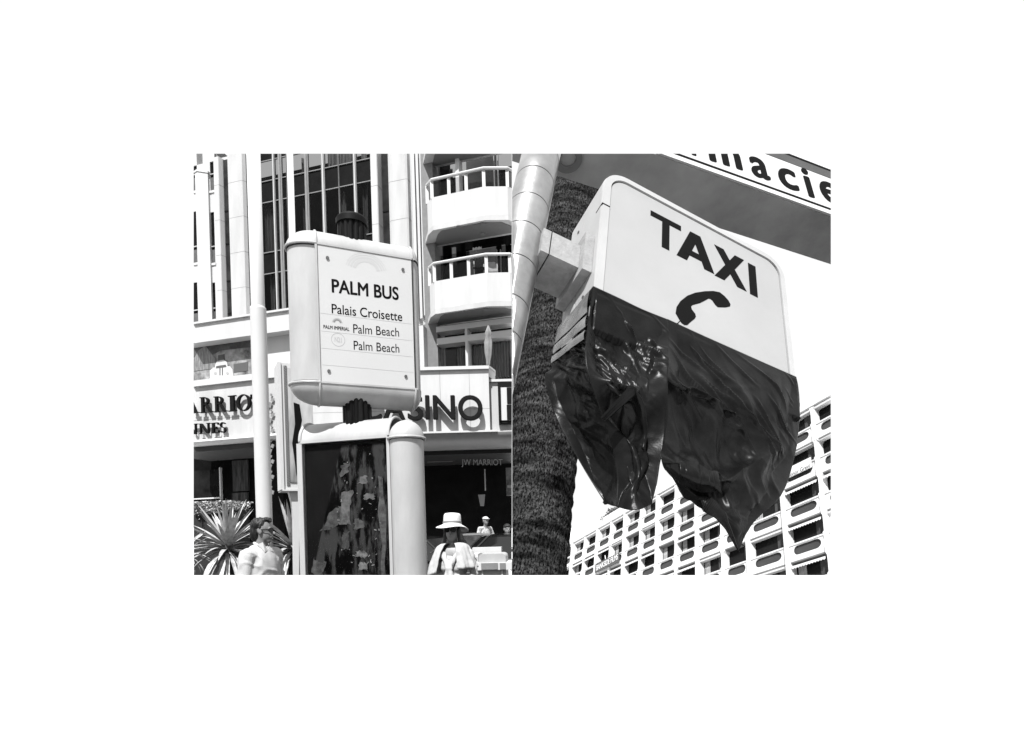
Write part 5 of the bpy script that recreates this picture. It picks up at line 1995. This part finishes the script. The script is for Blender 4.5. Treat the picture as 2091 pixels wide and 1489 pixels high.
def plastic():
    f = SIG
    k = SK
    root = thing('black_plastic_cover', 'black crumpled plastic bag taped over the lower half of the taxi sign', 'plastic bag', f.P(0, -.9 * k, .1))
    M_pl = mat('black_plastic', .008, .30, lo=.003, hi=.012, scale=7, bump=.04, bscale=140, spec=.07)

    def sheet(name, rows, nu, nv, seed, amp, zero='both', m_=None, dens=1.0):
        """a film hung on control points, then creased: many short straight folds of its own"""
        ctl = [[f.P(*f.uv(x, y, w_ * k), w_ * k) for (x, y, w_) in row] for row in rows]
        vs = []
        for j in range(nv + 1):
            t = j / nv
            colr = [spline([row[i] for row in ctl], t) for i in range(len(ctl[0]))]
            for i in range(nu + 1):
                vs.append(spline(colr, i / nu))
        W = nu + 1
        A = np.array([tuple(v) for v in vs]).reshape(nv + 1, W, 3)
        n_ = np.cross(np.gradient(A, axis=1), np.gradient(A, axis=0))
        n_ /= np.maximum(np.linalg.norm(n_, axis=2, keepdims=True), 1e-9)
        ref = np.array(tuple(f.N - f.U * .5))
        n_ *= np.sign((n_ * ref).sum(axis=2, keepdims=True))
        # lengths along the sheet in metres, used as the flat film
        du = np.linalg.norm(np.diff(A, axis=1), axis=2)
        dv = np.linalg.norm(np.diff(A, axis=0), axis=2)
        X = np.concatenate([np.zeros((nv + 1, 1)), np.cumsum(du, axis=1)], axis=1) / k
        Y = np.concatenate([np.zeros((1, W)), np.cumsum(dv, axis=0)], axis=0) / k
        X = X - X.mean(axis=1, keepdims=True)
        S_, T_ = np.meshgrid(np.linspace(0, 1, W), np.linspace(0, 1, nv + 1))
        g = np.random.RandomState(int(seed * 10))
        h = np.zeros_like(X)
        for q in range(int(170 * dens)):
            i0, j0 = g.randint(0, W), int((g.rand() ** .8) * nv)
            R = min(.42, .035 + .085 * g.gamma(1.25))
            an = g.normal(1.15, .75)
            sl = g.choice([-1, 1], p=[.2, .8]) * g.uniform(.12, .42) * (.35 + .65 * min(1, j0 / nv * 2.2))
            x, y = X - X[j0, i0], Y - Y[j0, i0]
            c, d = x * math.cos(an) + y * math.sin(an), -x * math.sin(an) + y * math.cos(an)
            d = d + .10 * g.normal() * c * c / R
            h += -sl * np.abs(d) * np.exp(-(c / (R * 1.9)) ** 2 - (d / (R * .42)) ** 2)
        # long thin wrinkles pulled from the taped edge
        for q in range(int(20 * dens)):
            i0, j0 = g.randint(0, W), int(g.uniform(.04, .34) * nv)
            R = g.uniform(.10, .30)
            an = g.normal(.62, .16)
            x, y = X - X[j0, i0], Y - Y[j0, i0]
            c, d = x * math.cos(an) + y * math.sin(an), -x * math.sin(an) + y * math.cos(an)
            d = d + .25 * g.normal() * c * c
            h += .011 / amp * np.maximum(0, 1 - np.abs(d) / .012) * np.exp(-(c / R) ** 4)
        fade = np.minimum(1, T_ * 9)
        edge = np.minimum(1, np.minimum(S_ * 8, (1 - S_) * 8 + (0 if zero == 'both' else .15)))
        edge = np.minimum(edge, (1 - T_) * 3.2 + .12)
        out = A + n_ * ((h * amp + .003) * fade * edge * k)[..., None]
        # the film never sinks into the sign behind it
        o_, N_, V_, U_ = (np.array(tuple(q)) for q in (f.O, f.N, f.V, f.U))
        wv, vv, uv_ = ((out - o_) * N_).sum(2), ((out - o_) * V_).sum(2), ((out - o_) * U_).sum(2)
        push = np.where((vv > -.64 * k) & (uv_ > -.54 * k) & (uv_ < .615 * k), np.maximum(0, .004 * np.minimum(1, T_ * 30) + .0015 - wv), 0)
        if zero != 'both':
            out = out + N_ * push[..., None]
        m = MB()
        m.v = [Vector(p) for p in out.reshape(-1, 3)]
        for j in range(nv):
            for i in range(nu):
                a = j * W + i
                m.f.append([a, a + 1, a + W + 1, a + W])
        o = m.build(name, m_ or M_pl, root, 'all')
        md = o.modifiers.new('thickness', 'SOLIDIFY')
        md.thickness = .0015
        md.offset = -1
        return o
    right = [
        [(1363, 652, .004), (1430, 683, .004), (1495, 712, .004), (1560, 741, .004), (1626, 770, .004)],
        [(1364, 700, .02), (1430, 730, .02), (1495, 755, .025), (1560, 785, .03), (1630, 792, -.005)],
        [(1362, 764, .075), (1430, 794, .075), (1495, 820, .07), (1565, 848, .05), (1633, 835, -.02)],
        [(1360, 790, .05), (1430, 822, .05), (1495, 850, .05), (1565, 885, .04), (1630, 882, -.03)],
        [(1355, 892, .02), (1425, 914, .01), (1490, 924, .02), (1560, 925, .03), (1622, 935, -.03)],
        [(1350, 934, .10), (1420, 953, .12), (1485, 972, .10), (1550, 970, .06), (1608, 985, -.02)],
        [(1366, 968, .04), (1425, 985, .04), (1480, 1000, .06), (1540, 1010, .07), (1588, 1022, 0)],
        [(1416, 1008, .05), (1450, 1022, .06), (1485, 1040, .08), (1530, 1050, .07), (1558, 1052, .02)],
        [(1463, 1045, .05), (1478, 1065, .06), (1498, 1080, .07), (1520, 1080, .06), (1537, 1075, .03)],
        [(1505, 1118, .05), (1508, 1123, .05), (1512, 1127, .05), (1514, 1124, .05), (1518, 1114, .04)]]
    left = [
        [(1212, 585, .006), (1262, 608, .006), (1312, 632, .006), (1364, 653, .006)],
        [(1205, 640, .015), (1255, 660, .03), (1310, 672, .03), (1366, 690, .03)],
        [(1197, 705, .02), (1250, 725, .08), (1305, 735, .10), (1367, 745, .08)],
        [(1200, 760, .02), (1245, 790, .10), (1300, 800, .15), (1366, 810, .09)],
        [(1224, 830, .0), (1262, 850, .03), (1305, 860, .10), (1363, 870, .06)],
        [(1248, 900, -.03), (1275, 910, .03), (1310, 920, .08), (1358, 930, .05)],
        [(1260, 970, -.05), (1285, 975, .02), (1315, 980, .05), (1350, 975, .03)],
        [(1259, 1035, -.06), (1285, 1041, .0), (1315, 1038, .03), (1340, 1029, .01)]]
    bk = [(1146, 666, -.335), (1138, 705, -.335), (1128, 752, -.335), (1113, 770, -.335), (1130, 835, -.30), (1152, 885, -.28), (1195, 962, -.25), (1237, 1029, -.2)]
    md_ = [(1180, 626, -.165), (1172, 672, -.165), (1163, 730, -.165), (1157, 778, -.165), (1177, 840, -.17), (1202, 897, -.17), (1230, 970, -.17), (1248, 1033, -.14)]
    side = [[b_, c_, row[0]] for b_, c_, row in zip(bk, md_, left)]
    # tape strips round the side of the box, sunlit sheen put in as pale grey
    f_ = f
    M_tp = mat('tape_sheen_grey', .16, .22, .35, 14, spec=.4)
    for i, (t0, t1) in enumerate(((.03, .42), (.47, .68), (.74, .90))):
        q = [(1146 + (1130 - 1146) * t, 668 + (752 - 668) * t, -.345) for t in (t0, t1)] + [(1211 + (1197 - 1211) * t, 592 + (706 - 592) * t, -.004) for t in (t1, t0)]
        P_ = [f.P(*f.uv(x, y, w_ * k), w_ * k) - f.U * .012 for x, y, w_ in q]
        mb = MB()
        mb.grid(lambda a, b: tuple(P_[0].lerp(P_[3], a).lerp(P_[1].lerp(P_[2], a), b) - f.U * (.0035 * math.sin(b * 3.14159) + .0012 * math.sin(a * 9 + i))), 24, 8)
        o = mb.build('tape_strip', M_tp, root, 'all')
    sheet('right_sheet', right, 210, 220, 3.1, .50, 'front')
    sheet('left_sheet', left, 140, 210, 6.2, .72, 'front')
    sheet('side_sheet', side, 110, 200, 5.7, .45, 'both')


plastic()

bpy.data.scenes.remove(SCRATCH)
